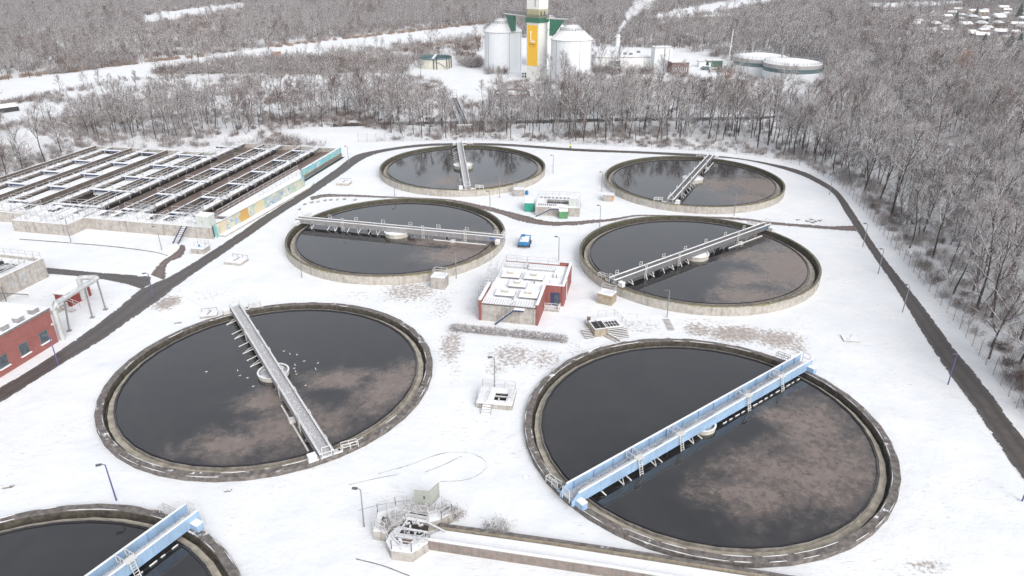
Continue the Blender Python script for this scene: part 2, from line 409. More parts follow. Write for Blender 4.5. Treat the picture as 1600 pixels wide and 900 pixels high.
for k, (cx, cy, zr, st, ba, dr) in TANKS.items():
    t = thing('settling_tank', TLAB[k], 'tank', (cx, cy, 0), 0, 'round settling tanks')
    n = 40 if st == 'low' else 96
    if st == 'low':
        zw = .22; zf = -.35
        MB().lathe([(TR, -.3), (TR, zr), (TR-.80, zr), (TR-.80, zf)], n).build('running_rim', M['rim_low'], t)
        sb = MB()   # drifts of snow caught along the edge of the rim
        for i in range(n):
            for (re, pr) in ((TR-.12, .8), (TR-.74, .7)):
                if RNG.random() > pr*(1 if k != 'B' else .6): continue
                a0 = 2*PI*(i+.4*RNG.random())/n; a1 = a0+2*PI/n*RNG.uniform(.4, 1.15); w = RNG.uniform(.015, .055)
                for (ra, rb) in ((re-w, re),):
                    am = (a0+a1)/2; P = [(rb*math.cos(a0), rb*math.sin(a0)), (ra*math.cos(am), ra*math.sin(am)), (rb*math.cos(a1), rb*math.sin(a1)), ((rb+.02)*math.cos(am), (rb+.02)*math.sin(am))]
                    sb.prism(P, zr+.003, zr+.05)
        stuff(sb.build('rim_snow', M['white_snow'], t))
        MB().lathe([(TR-1.12, zf-.1), (TR-1.12, zf+.28), (TR-1.72, zf+.28)], n).build('launder_floor', M['launder'], t)
        MB().lathe([(TR-1.119, zf-.08), (TR-.806, zf-.08), (TR-.806, zr-.04)], n).build('launder_side', M['launder_shade'], t)  # dark strip beside the rim, shade put into its colour
        MB().lathe([(TR-1.7, zf), (TR-1.7, zw+.08), (TR-1.77, zw+.08), (TR-1.77, -.5)], n).build('weir', M['weir'], t)
    else:
        zw = .98; zf = .30
        MB().lathe([(TR, -.3), (TR, zr)], n).build('outer_wall', M['concrete_moss'], t, True)
        MB().lathe([(TR, zr), (TR+.02, zr+.001), (TR+.02, zr+.05), (TR-.34, zr+.05), (TR-.34, zf)], n).build('rim_top', M['rim_high'], t)
        MB().lathe([(TR-.80, zf-.1), (TR-.80, zf+.38), (TR-1.5, zf+.38)], n).build('launder_floor', M['launder'], t)
        MB().lathe([(TR-.799, zf-.08), (TR-.346, zf-.08), (TR-.346, zr-.02)], n).build('launder_side', M['launder_shade'], t)  # same painted shade strip for the raised tanks
        MB().lathe([(TR-1.48, zf), (TR-1.48, zw+.08), (TR-1.58, zw+.08), (TR-1.58, 0)], n).build('weir', M['weir'], t)
    # centre well
    zt = zr+.1
    d = MB().lathe([(dr-.02, zw-.3), (dr, zw), (dr, zt), (dr+.06, zt+.02), (dr+.06, zt+.14), (dr-.12, zt+.14), (dr-.12, zt-.05)], 40).build('centre_well', M['drum'], t, True)
    MB().lathe([(dr+.065, zt+.143), (dr-.125, zt+.143)], 40).build('well_rim_snow', M['white_snow'], d)
    if k in 'ABG':
        MB().disc(dr-.13, zt-.12, 40).build('well_ice', M['drum_ice'], d)
    else:
        MB().lathe([(dr-.13, zt-.0), (dr*.6, zt+.06), (0.01, zt+.1)], 32).build('well_ice', M['drum_snow'], d, True)
    rb_ = TR-1.95 if st == 'low' else TR-1.78
    MB().lathe([(rb_, zw-.2), (rb_, zw+.12), (rb_-.05, zw+.12), (rb_-.05, zw-.2)], n).build('scum_baffle', M['black_steel'], t)
    rw = TR-1.765 if st == 'low' else TR-1.575
    w = MB().disc(rw, zw, 64).build('water', water_mat('tank_water', BL[k], .5 if k == 'A' else (.3 if k == 'B' else .1)))
    w.location = (cx, cy, 0); structure(w)

# ------------------------------------------------------------------ scraper bridges
def ladder(mb, p, q, w=.45, axis=Vector((1, 0, 0)), rungs=7):
    p = Vector(p); q = Vector(q); a = axis*w/2
    mb.bar(p-a, q-a, .06); mb.bar(p+a, q+a, .06)
    for i in range(rungs): c = p.lerp(q, (i+.5)/rungs); mb.bar(c-a, c+a, .05)
def bridge(k, style, label):
    cx, cy, zr, st, ba, dr = TANKS[k]
    fr = Frame(cx, cy, R(ba), zr); t = thing('scraper_bridge', label, 'bridge', fr, group='rotating scraper bridges over the tanks')
    Lh = TR+.45; zwl = (.22 if st == 'low' else .98)-zr
    near = -1 if ba < 90 or ba > 150 else 1     # side turned to the camera
    if k == 'D': near = 1
    if style == 'blue':
        hw = .78; z0, z1 = .30, 1.38
        for sgn in (-1, 1):
            g = MB()
            P = [(-Lh, z0), (Lh, z0), (Lh, z1), (-Lh+.7, z1), (-Lh, z0+.45)]
            y0, y1 = sgn*hw-.035, sgn*hw+.035
            nP = len(P)
            g.add([(x, y0, z) for x, z in P]+[(x, y1, z) for x, z in P], [tuple(range(nP)), tuple(range(nP, 2*nP))[::-1]]+[(i, (i+1) % nP, nP+(i+1) % nP, nP+i) for i in range(nP)])
            g.box(-Lh, Lh, sgn*hw-.11, sgn*hw+.11, z0-.03, z0-.002)
            go = g.build('girder', M['blue'], t)
            f = MB().box(-Lh+.75, Lh-.05, sgn*hw-.085, sgn*hw+.085, z1+.002, z1+.06); f.build('girder_snow', M['white_snow'], go)
            for i in range(15):
                x = -Lh+1.6+i*(2*Lh-3.0)/14; s_ = MB()
                s_.box(x-.03, x+.03, min(sgn*(hw-.036), sgn*(hw-.14)), max(sgn*(hw-.036), sgn*(hw-.14)), z0+.02, z1-.01)
                s_.build('stiffener', M['blue_dark'], go)
            for i in range(5):
                x = -Lh+5+i*7.2; o_ = MB(); o_.box(x-.02, x+.02, sgn*(hw+.037) if sgn > 0 else -hw-.055, hw+.055 if sgn > 0 else -(hw+.037), z0, z1-.005)
                o_.build('joint_plate', M['blue_dark'], go)
        MB().box(-Lh+.3, Lh-.1, -hw+.04, hw-.04, z0+.08, z0+.14).build('deck', M['deck'], t)
        y = near*(hw-.22)
        r_ = MB()
        for a, b in ((-Lh+1.2, -8.2), (-7, -.8), (.8, 7.0), (8.2, Lh-1.2)):
            r_.rail([(a, y, z0+.14), (b, y, z0+.14)], .95, 2.1, .03, 1)
            r_.bar((a, y, z0+.6), (b, y, z0+.6), .05)
        r_.build('handrail', M['galv'], t)
        for x in (-10.5, -4.6, 6.4, 12.6):
            b = MB().box(x-.42, x+.42, near*hw-.3, near*hw+.3, z1+.07, z1+.16)
            b.rail([(x-.4, -near*.45, z0+.15), (x-.4, near*.7, z0+.15)], 1.25, .6, .025, 2)
            b.rail([(x+.4, -near*.45, z0+.15), (x+.4, near*.7, z0+.15)], 1.25, .6, .025, 2)
            l = b.build('scum_platform', M['white_steel'], t)
            lb = MB(); ladder(lb, (x, near*(hw+.12), z1+.05), (x, near*(hw+.5), zwl-.02), .42); lb.build('ladder', M['ladder'], l)
        xs = [-15.5, -13.2, -12.2, -8.8, -7.9, -3.2, -1.9, ]
        for i, x in enumerate(xs):
            q = MB(); q.bar((x, near*.5, z0), (x+.35, near*1.25, zwl+.02), .09)
            if i % 2: q.bar((x+.9, near*.3, z0), (x+.35, near*1.25, zwl+.1), .06)
            q.build('scraper_arm', M['ladder'], t)
        for x in (-6.2, -15.0, 4.5, 10.5): MB().box(x-.1, x+.1, -hw+.1, hw-.1, zwl-.2, z0-.04).build('scraper_blade', M['black_steel'], t)
        b = MB(); b.box(1.8, Lh-2.2, near*.95-.03, near*.95+.03, zwl-.1, zwl+.06)
        b.build('baffle', M['black_steel'], t)
        fl = MB()
        for i in range(14):
            x = 2.2+i*1.05; fl.box(x, x+RNG.uniform(.3, .8), near*1.0-.02, near*1.0+.05, zwl+.03, zwl+.12)
        stuff(fl.build('baffle_snow', M['white_snow'], t))
        ends = (-1, 1)
    else:
        hw = .55 if style == 'grey' else .62
        z0, z1 = (.22, 1.02)
        gm = M['galv_dark'] if k in 'CF' else M['galv_mid']
        for sgn in (-1, 1):
            g = MB()
            g.box(-Lh, Lh, sgn*hw-.03, sgn*hw+.03, z0, z1)
            g.box(-Lh, Lh, sgn*hw-.09, sgn*hw+.09, z0-.03, z0-.002)
            go = g.build('girder', gm, t)
            f = MB().box(-Lh, Lh, sgn*hw-.10, sgn*hw+.10, z1+.002, z1+.07); f.build('girder_snow', M['white_snow'], go)
        MB().box(-Lh+.1, Lh-.1, -hw+.035, hw-.035, z1-.45, z1-.39).build('deck', M['deck'] if k not in 'CDF' else M['galv_dark'], t)
        r_ = MB()
        for x in np.linspace(-Lh+1.5, Lh-1.2, 8):
            r_.rail([(x-.3, -near*(hw-.1), z1+.05), (x+.3, -near*(hw-.1), z1+.05)], .75, .6, .025, 2)
        if style == 'truss':
            for sgn in (-1, 1): r_.bar((-Lh, sgn*(hw+.02), z1+.16), (Lh, sgn*(hw+.02), z1+.16), .06)
        r_.build('handrail', M['white_steel'], t)
        arm_side = near
        s1 = {'C': -1, 'D': 1, 'F': -1, 'E': 1, 'B': 1}[k]   # half with the slanted scraper arms
        out_r = 1.0 if style == 'truss' else .5
        for i, x in enumerate((2.9, 4.6, 6.5, 8.6, 10.9, 12.4, 15.4)):
            x *= s1
            q = MB(); q.bar((x, arm_side*(hw-.05), z0), (x+.25*s1, arm_side*(hw+out_r*1.3), zwl+.02), .09)
            if i % 2 == 0: q.bar((x+.8*s1, arm_side*(hw-.2), z0), (x+.25*s1, arm_side*(hw+out_r*1.3), zwl+.06), .06)
            q.build('scraper_arm', M['white_steel'], t)
        b = MB()
        for x in (3.5, 6, 9, 12, 14.5):
            b.bar((-s1*x, arm_side*(hw-.05), z0), (-s1*x, arm_side*(hw+.25), zwl+.02), .07); b.bar((-s1*(x+.9), arm_side*(hw-.05), z0), (-s1*x, arm_side*(hw+.25), zwl+.1), .05)
        b.build('baffle_hanger', M['galv_mid'], t)
        MB().tube([(-s1*7, arm_side*(hw+.45), zwl+.12), (-s1*16.2, arm_side*(hw+.45), zwl+.12)], .11, 8).build('scum_pipe', M['white_steel'], t)
        q = MB().box(-s1*10.4-.35, -s1*10.4+.35, arm_side*(hw+.35)-.3, arm_side*(hw+.35)+.3, zwl-.05, zwl+.4); q.build('scum_box', M['white_steel'], t)
        for x in (-12.5, -5.0, 9.8):
            q = MB(); ladder(q, (x, near*(hw+.1), z1+.9), (x, near*(hw+.12), zwl), .4, rungs=9); q.build('ladder', M['ladder'], t)
        for x in (-9.0, 5.2, 11.0): MB().box(x-.08, x+.08, -hw+.08, hw-.08, zwl-.2, z0-.04).build('scraper_blade', M['black_steel'], t)
        b = MB().box(-s1*(Lh-1.9)-.4, -s1*(Lh-1.9)+.4, near*(hw+.032), near*(hw+.05), z0+.35, z0+.62) if near > 0 else MB().box(-s1*(Lh-1.9)-.4, -s1*(Lh-1.9)+.4, -hw-.05, -hw-.032, z0+.35, z0+.62)
        b.build('name_plate', mat('blue_plate', (.06, .2, .55), rough=.4), t)
        ends = (-1, 1)
    for e in ends:      # carriage riding on the rim
        x = e*(TR-.30)
        c = MB().box(x-.28, x+.28, -1.7, 1.7, .10, .28)
        co = c.build('end_carriage', M['blue'] if style == 'blue' else M['white_steel'], t)
        for y in (-1.45, 1.45):
            wv = MB(); wv.tube([(x-.14, y, .17), (x+.14, y, .17)], .165, 14); wv.build('wheel', M['rubber'], co)
        d = MB().box(x-.3, x+.35, near*1.25-.4, near*1.25+.4, .29, .72); d.build('drive_unit', M['blue'] if style == 'blue' else M['white_steel'], co)
        MB().box(x-.31, x+.36, near*1.25-.41, near*1.25+.41, .722, .80).build('drive_snow', M['white_snow'], co)
        g = MB(); g.rail([(x+.2, -near*1.7, .2), (x+.2, -near*3.3, .05)], .7, .8, .03, 2); g.rail([(x-.25, -near*1.7, .2), (x-.25, -near*3.3, .05)], .7, .8, .03, 2)
        g.bar((x+.2, -near*3.3, .7), (x-.25, -near*3.3, .7), .06)
        g.rail([(x+e*.75, -.45, .4), (x+e*.75, .45, .4)], 1.35, .9, .03, 2)
        g.build('guard_frame', M['white_steel'], co)
    return t
bridge('A', 'blue', 'long light blue girder bridge spanning the large foreground tank on the right')
bridge('G', 'blue', 'light blue girder bridge of the tank in the lower left corner')
bridge('B', 'truss', 'pale grey steel bridge slanting over the water with the gulls')
bridge('C', 'grey', 'dark grey snow-edged bridge over the tank right of the brick pump house')
bridge('D', 'grey', 'grey bridge lying almost level across the tank left of the blue trailer')
bridge('E', 'truss', 'narrow grey bridge seen end-on over the furthest tank in front of the silos')
bridge('F', 'grey', 'dark steep-slanting bridge over the tank beside the bend of the road')

# ------------------------------------------------------------------ aeration basin
AB = Frame(-51.5, 116.2, R(78))
t = thing('aeration_basin', 'long concrete basin block with parallel sludge channels, walkways and a painted side wall', 'basin', AB)
T = 2.1
def uend(v): return 55.0 if v < 27.5 else 45.0
w = MB()
w.box(-1, -.6, 0, 25.3, -.2, T); w.box(-1, -.6, 37, 62, -.2, T-.15)
w.box(-4.7, -4.3, 25.4, 36.9, -.2, T); w.box(-4.29, -.61, 25.31, 25.7, -.2, T-.003); w.box(-4.29, -.61, 36.6, 36.99, -.2, T-.003)
w.box(54.6, 55, 1.6, 28.6, -.2, T); w.box(44.6, 45, 28.61, 61.3, -.2, T-.002); w.box(45.01, 54.59, 28.2, 28.6, -.2, T-.004)
w.build('outer_wall', M['concrete_snow'], t)
for v in (11.7, 21.5, 31.5, 41.2, 50.9, 60.9):
    MB().box(-.59, uend(v)-.41, v-.17, v+.17, .1, T+.1).build('lane_wall', M['wet_wall'], t)
f = MB(); f.box(-.59, 54.59, .4, 28.2, .0, .12); f.box(-.59, 44.59, 28.21, 61.2, 0, .118); f.box(-4.28, -.6, 25.72, 36.58, 0, .12)
f.build('basin_floor', M['dark_pit'], t)
for v0, v1 in ((1.0, 6.55), (11.88, 16.45), (21.68, 26.45), (37.2, 41.0), (47.3, 50.7), (57.2, 60.7)):
    MB().box(3.5, uend(v0)-.42, v0, v1, .3, 1.05).build('sludge_surface', M['sludge'] if v0 < 30 else M['dark_sludge'], t)
# compartments iced over and snowed in, or open and dark
us = [3.5, 13.9, 23.0, 32.0, 41.3, 50.2]
for v0, v1, full in ((31.7, 36.0, True), (41.4, 46.0, True), (51.1, 56.0, True), (7.9, 11.5, False), (17.9, 21.3, False), (28.0, 31.3, False)):
    ue = uend(v0)-.42
    for i, u0 in enumerate(us):
        u1 = us[i+1] if i+1 < len(us) else ue
        u1 = min(u1, ue)
        if u0 >= ue: continue
        if full and not (v0 < 32 and i == 0) and not (i == 4 and v0 > 40): MB().box(u0, u1-.01, v0, v1, 1.0, 1.35).build('snowed_ice', M['white_snow'], t)
        else: MB().box(u0, u1-.01, v0, v1, .5, .9).build('dark_water', M['dark_pit'], t)
for v0, v1 in ((6.55, 7.9), (16.45, 17.9), (26.45, 28.0), (36.0, 37.2), (46.0, 47.3), (56.0, 57.2)):
    ue = uend(v0)-.42
    wk = MB().box(-.59, ue, v0, v1, T-.25, T+.04)
    wo = wk.build('walkway', M['walk_snow'], t)
    # uneven snow and valves on the walkway
    ls = MB()
    for i in range(60 if v0 < 30 else 26):
        u = RNG.uniform(1, ue-1); a = RNG.uniform(.25, .9); hh_ = RNG.uniform(.05, .26)
        ls.cbox(u, RNG.uniform(v0+.3, v1-.2), T+.03, a*1.5, a*.6, hh_, RNG.uniform(-.4, .4))
    stuff(ls.build('snow_heap', M['white_snow'], wo))
    r_ = MB()
    r_.rail([(1, v0+.06, T+.04), (ue-.5, v0+.06, T+.04)], 1.0, 2.0, .026, 2)
    if v0 < 30: r_.rail([(1, v1-.06, T+.04), (ue-.5, v1-.06, T+.04)], 1.0, 2.0, .026, 2)
    r_.build('railing', M['galv'], wo)
    br_ = MB()
    if v0 < 30:
        for u in np.arange(3.5, ue-1, 3.0): br_.box(u-.1, u+.1, v0-.12, v0-.001, T-.75, T-.02)
    else:
        for u in np.arange(2.5, ue-1, 3.3):
            br_.tube([(u, v1+.25, T-.5), (u, v1+.25, T+.25)], .12, 8)
        for dv in (.8, 1.6, 2.3): br_.bar((2, v1+dv, 1.35), (ue-1, v1+dv, 1.35), .12)
    br_.build('pipework', M['galv_mid'] if v0 < 30 else M['white_steel'], wo)
for v0, v1 in ((6.4, 11.6), (16.3, 21.4), (26.3, 31.4), (31.6, 36.1), (41.3, 46.1), (51, 56.1)):
    ue = uend(v0)-.42
    for u in (4.6, 13.9, 23.0, 32.0, 41.3, 50.2):
        if u > ue-1: continue
        c = MB().box(u-.45, u+.45, v0-.35 if v0 < 30 else v0+.2, v1+.1, T+.05, T+.14)
        co = c.build('cross_walk', M['roof_snow'], t)
        b = MB().box(u-.49, u-.455, v0-.36 if v0 < 30 else v0+.2, v1+.1, T-.2, T+.12); b.build('edge_beam', M['navy'], co)
        r_ = MB().rail([(u+.4, v0, T+.14), (u+.4, v1, T+.14)], 1.0, 1.6, .026, 2)
        if v0 < 30: r_.rail([(u-.1, v0-.3, T+.14), (u-.1, v0-1.3, T+.14)], .75, .8, .03, 2)
        else: r_.bar((u-.6, v1-1.0, T+.3), (u-.6, v1-1.0, T-.9), .12); r_.bar((u-.6, v1-1.0, T-.9), (u-1.0, v1-1.5, T-.9), .12)
        r_.build('railing', M['galv'], co)
# front deck and the projecting block with its thicket of snowy rails
dk = MB().box(-.6, 3.4, .41, 25.3, T-.2, T+.03); dk.box(-4.29, 3.4, 25.72, 36.58, T-.2, T+.031); dk.box(-.6, 3.4, 37.0, 61.2, T-.2, T+.02)
do = dk.build('front_deck', M['concrete_snow'], t)
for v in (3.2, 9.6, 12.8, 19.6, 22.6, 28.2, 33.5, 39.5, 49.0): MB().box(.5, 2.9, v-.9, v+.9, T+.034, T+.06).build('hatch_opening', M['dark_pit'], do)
r_ = MB()
for v in np.arange(1.5, 60, 3.3):
    u0 = -4.0 if 25.8 < v < 36.5 else -.4
    r_.rail([(u0, v, T+.04), (3.3, v+RNG.uniform(-.3, .3), T+.04)], 1.0, 1.2, .03, 2)
r_.rail([(-.5, .6, T+.04), (-.5, 25.2, T+.04)], 1.0, 1.8, .028, 2)
r_.rail([(-4.2, 25.9, T+.04), (-4.2, 36.5, T+.04)], 1.0, 1.4, .03, 2); r_.rail([(-2.4, 26, T+.04), (-2.4, 36.4, T+.04)], 1.0, 1.5, .03, 2)
r_.rail([(-4.2, 25.9, T+.04), (2, 25.9, T+.04)], 1.0, 1.4, .03, 2); r_.rail([(-.5, 37.1, T+.04), (-.5, 61, T+.04)], 1.0, 1.8, .028, 2)
r_.build('railing', M['galv'], do)
hp = MB()
for i in range(70):
    u, v = (RNG.uniform(-4, 3), RNG.uniform(26, 36.4)) if i < 26 else (RNG.uniform(-.3, 3.2), RNG.uniform(1, 60))
    a = RNG.uniform(.3, 1.0); hp.cbox(u, v, T+.03, a, a*.5, RNG.uniform(.06, .35), RNG.uniform(0, 3))
stuff(hp.build('snow_heap', M['white_snow'], do))
fh = MB()
for v in (9.5, 19.5): fh.rail([(3.0, v-2, T+.04), (6.5, v-3.2, T+.04), (6.5, v+.5, T+.04)], 1.0, 1.2, .04, 2)
fh.build('raised_frame', M['galv_mid'], do)
# painted side
mu = MB().prism([(0, -.2), (30, -1.6), (30, -1.2), (0, .2)], -.2, T+.05); mo = mu.build('painted_wall', M['mural_long'], t)
MB().prism([(-.01, -.25), (.3, -.26), (.3, .25), (-.01, .25)], -.1, T+.06).build('teal_edge', M['mural_cyan'], mo)
mc = MB().prism([(30.01, -1.6), (35, 1.0), (54.8, 1.15), (54.8, 1.55), (34.9, 1.4), (30.01, -1.2)], -.2, T+.35); mc.build('cyan_painted_wall', M['mural_cyan'], t)
MB().prism([(35, .985), (54.75, 1.13), (54.75, 1.56), (34.9, 1.41)], T+.353, T+.40).build('cap_snow', M['white_snow'], t)
sw = MB().prism([(5, .25), (30, -1.15), (34.8, 1.45), (36, 2.6), (5, 2.6)], T-.3, T-.02); so = sw.build('side_walkway', M['roof_snow'], t)
MB().rail([(5, 2.5, T-.02), (35.5, 2.5, T-.02)], 1.0, 1.8, .026, 2).rail([(16, .6, T-.02), (34, .3, T-.02)], .9, 1.6, .026, 2).build('railing', M['galv'], so)
MB().prism([(2, .2), (30, -1.2), (30, -1.0), (2, .4)], T+.053, T+.11).build('ledge_snow', M['white_snow'], so)
ld = MB().prism([(.5, -.21), (30, -1.61), (33, -1.3), (33.5, -2.1), (30, -2.9), (.5, -1.5)], -.1, .28); ld.build('plinth', M['concrete_snow'], t)
stn = MB()
for i in range(8):
    q = i/8; stn.box(-1.3-2.6*q-.2, -1.05-2.6*q, 4.6, 5.5, T-.25-q*1.9, T-.2-q*1.9)
so_ = stn.build('stair', M['roof_snow'], t)
MB().bar((-1.1, 4.55, T), (-4.2, 4.55, .05), .09, .22).bar((-1.1, 5.55, T), (-4.2, 5.55, .05), .09, .22).build('stringer', M['navy'], so_)
cb_ = MB().box(-.9, 1.0, .3, 2.7, 0, 1.95)
fr2 = Frame(AB.x, AB.y, AB.a, T+.035)
t2 = thing('control_cabinet', 'pale grey-green cabinet with snowy top on the front corner of the channel block', 'cabinet', fr2)
cb_.build('body', M['cabinet'], t2); MB().box(-.905, -.901, 1.45, 1.5, .1, 1.85).box(-.93, -.901, 1.6, 1.66, .8, 1.1).build('door_seam', M['galv_dark'], t2)
MB().box(-.95, 1.05, .25, 2.75, 1.952, 2.05).build('roof_snow', M['white_snow'], t2)

# ------------------------------------------------------------------ brick pump house
PH = Frame(-4.21, 85.46, R(-11.66))
t = thing('pump_house', 'red brick pump house with snowy flat roof, skylights and a concrete front, between four tanks', 'building', PH)
def para(mb, pts, h0, h1, w):
    for a, b in zip(pts, pts[1:]): mb.bar((a[0], a[1], (h0+h1)/2), (b[0], b[1], (h0+h1)/2), w, h1-h0)
H0 = 2.65
wl = MB()
wl.prism([(.15, .25), (7.5, .25), (7.5, 6.6), (10.04, 6.6), (10.04, 14.2), (.4, 14.2)], 0, H0)
wl.build('roof_slab', M['roof_snow'], t)
br = MB()
br.box(7.52, 7.84, -.15, 6.54, -.1, 3.05); br.box(7.85, 10.0, 6.3, 6.55, -.1, 3.06); br.box(10.05, 10.4, 6.2, 14.6, -.1, 3.05); br.box(8.6, 10.04, 14.25, 14.6, -.1, 3.05)
MB().box(-.25, .12, -.15, 5.4, -.1, 3.05).build('brick_wall', M['brick'], t); br.box(.42, 8.55, 14.21, 14.5, -.1, 2.7)
bo = br.build('brick_wall', M['brick'], t)
sn = MB(); sn.box(7.49, 7.87, -.18, 6.25, 3.062, 3.16); sn.box(7.88, 10.02, 6.26, 6.6, 3.07, 3.16); sn.box(10.03, 10.43, 6.26, 14.63, 3.06, 3.155); sn.box(-.28, .15, -.18, 5.43, 3.06, 3.16)
sn.build('parapet_snow', M['white_snow'], t)
MB().box(.13, 7.5, -.12, .24, -.1, 2.35).build('concrete_front', M['concrete'], t)
MB().box(-1.35, -.27, 3.6, 12.2, -.1, 1.5).build('side_block', M['concrete_snow'], t)
go = MB().box(.2, 7.45, -.25, 1.35, H0+.01, H0+.09).build('roof_grating', M['grating'], t); MB().box(.8, 4.0, 12.0, 13.6, H0+.01, H0+.3).build('roof_grating', M['grating'], t); MB().box(4.3, 8.2, 11.7, 13.4, H0+.01, H0+.3).build('roof_grating', M['grating'], t)
bars = MB()
for x in np.arange(.5, 7.4, .35): bars.box(x-.02, x+.02, -.2, 1.3, H0+.092, H0+.12)
for x in np.arange(1.0, 8.1, .3): bars.box(x-.02, x+.02, 12.05, 13.3, H0+.303, H0+.33)
bars.build('grating_bar', M['galv_mid'], go)
for (x0, x1, y0, y1) in ((1.05, 3.65, 8.1, 10.4), (4.35, 7.05, 8.1, 10.35), (2.7, 5.1, 5.15, 7.05), (1.5, 4.1, 2.05, 4.1), (4.8, 7.3, 2.05, 4.3)):
    s_ = MB().box(x0, x1, y0, y1, H0+.05, H0+.30); so = s_.build('skylight', M['galv_dark'], t)
    MB().box(x0-.03, x1+.03, y0-.03, y1+.03, H0+.302, H0+.44).build('skylight_snow', M['white_snow'], so)
    cx, cy = (x0+x1)/2, y0+(y1-y0)*.45
    MB().box(cx-.45, cx+.3, cy-.3, cy+.42, H0+.442, H0+.74).build('vent', mat('vent_buff', (.46, .41, .31), snow=1), so)
for (x0, y0) in ((8.3, 11.2), (8.2, 7.6)):
    MB().box(x0, x0+1.2, y0, y0+1.3, H0+.01, H0+.22).build('roof_hatch', M['white_snow'], t)
pp = MB()
for (x, y) in ((8.3, 9.8), (8.8, 9.8), (6.0, 7.3), (4.1, 1.6)): pp.tube([(x, y, H0), (x, y, H0+.55)], .09, 8)
pp.build('vent_pipe', M['galv_mid'], t)
MB().box(8.5, 9.8, 6.27, 6.30, .0, 2.0).build('door', M['navy'], t).name = 'door'
MB().box(9.05, 9.65, 6.24, 6.268, .9, 1.7).box(9.05, 9.65, 6.24, 6.268, .2, .75).build('door_window', M['glass'], t)
st = MB()
for i in range(10): st.box(-1.3, -.32, 4.2+i*.75, 4.75+i*.75, 1.56+i*.12, 1.62+i*.12)
sto = st.build('side_stair', M['galv'], t)
MB().rail([(-1.3, 4, 1.5), (-1.3, 12, 2.7)], 1.05, 1.1, .028, 2).rail([(-.35, 5.6, 1.8), (-.35, 12, 2.7)], 1.05, 1.1, .028, 2).build('railing', M['galv'], sto)
st = MB()
for i in range(9): st.box(2.35+i*.27, 2.65+i*.27, -1.05, -.25, .2+i*.25, .25+i*.25)
st.box(4.7, 6.1, -1.05, -.25, 2.4, 2.46)
sto = st.build('front_stair', M['white_snow'], t)
MB().bar((2.2, -1.1, .1), (4.75, -1.1, 2.4), .1, .2).bar((4.75, -1.1, 2.4), (6.1, -1.1, 2.4), .1, .18).build('stringer', M['navy'], sto)
MB().rail([(2.3, -.2, .3), (4.75, -.2, 2.45)], .9, .8, .02, 2).build('railing', M['galv_mid'], sto)
rl = MB().rail([(.5, 14.4, 2.7), (8.4, 14.4, 2.7)], 1.0, 1.5, .028, 2); rl.rail([(.3, 5.7, H0), (.45, 14.3, H0)], 1.0, 1.5, .026, 2); rl.rail([(3.8, 11.9, H0), (3.8, 14.2, H0)], 1.0, 1.2, .026, 2)
rl.build('railing', M['galv'], t)
lad = MB(); ladder(lad, (10.5, 8.3, 3.6), (10.5, 8.3, .0), .4, Vector((0, 1, 0)), 12); lad.build('wall_ladder', M['white_steel'], t)
MB().box(7.9, 10.0, 4.3, 4.45, 0, .35).box(9.85, 10.0, 4.46, 6.2, 0, .5).build('step_wall', M['concrete_snow'], t)
MB().rail([(8.0, 4.5, .35), (9.9, 4.5, .35)], .8, .8, .03, 2).build('gate_rail', M['white_steel'], t)

# ------------------------------------------------------------------ snowy hedges
def twig_cloud(n, sampler, rng, lmin, lmax, r=.014, up=.6):
    v = []; f = []
    for i in range(n):
        p = np.array(sampler(rng)); d = rng.normal(size=3); d[2] = abs(d[2])*up+.25; d /= np.linalg.norm(d)
        L = rng.uniform(lmin, lmax); a = np.cross(d, rng.normal(size=3)); a /= np.linalg.norm(a); b = np.cross(d, a)
        o = len(v); q = p+d*L
        for k in range(3):
            t_ = 2*PI*k/3; v.append(p+(a*math.cos(t_)+b*math.sin(t_))*r)
        for k in range(3):
            t_ = 2*PI*k/3; v.append(q+(a*math.cos(t_)+b*math.sin(t_))*r*.5)
        f += [(o+k, o+(k+1) % 3, o+3+(k+1) % 3, o+3+k) for k in range(3)]
    m = MB(); m.v = [tuple(x) for x in v]; m.f = f; return m
def hedge(p0, p1, w, h, label):
    a, b = gp(*p0), gp(*p1); L = math.hypot(b[0]-a[0], b[1]-a[1]); fr = Frame(a[0], a[1], math.atan2(b[1]-a[1], b[0]-a[0]))
    t = thing('hedge', label, 'hedge', fr, group='clipped hedges by the pump house')
    rng = np.random.default_rng(int(p0[0]))
    def smp(r):
        while True:
            x, y, z = r.uniform(0, L), r.uniform(-w/2, w/2), r.uniform(0, h)
            if (abs(y)/(w/2))**3+(z/h)**3 < 1-.15*r.random() and min(x, L-x) > .5*(z/h)**2*.6: return x, y, z*.8
    twig_cloud(8500, smp, rng, .18, .42, .017).build('foliage', M['hedge'], t)
    st = MB()
    for x in np.arange(.4, L, .5): st.tube([(x, 0, 0), (x+rng.uniform(-.1, .1), rng.uniform(-.2, .2), h*.75)], [.03, .012], 5)
    st.build('stem', M['bark'], t)
hedge((705, 514), (794, 523), 1.3, .8, 'longer clipped hedge dusted with snow left of the gap, before the concrete front')
hedge((799, 523), (886, 533), 1.3, .8, 'clipped snowy hedge right of the gap, ending near the footpath')

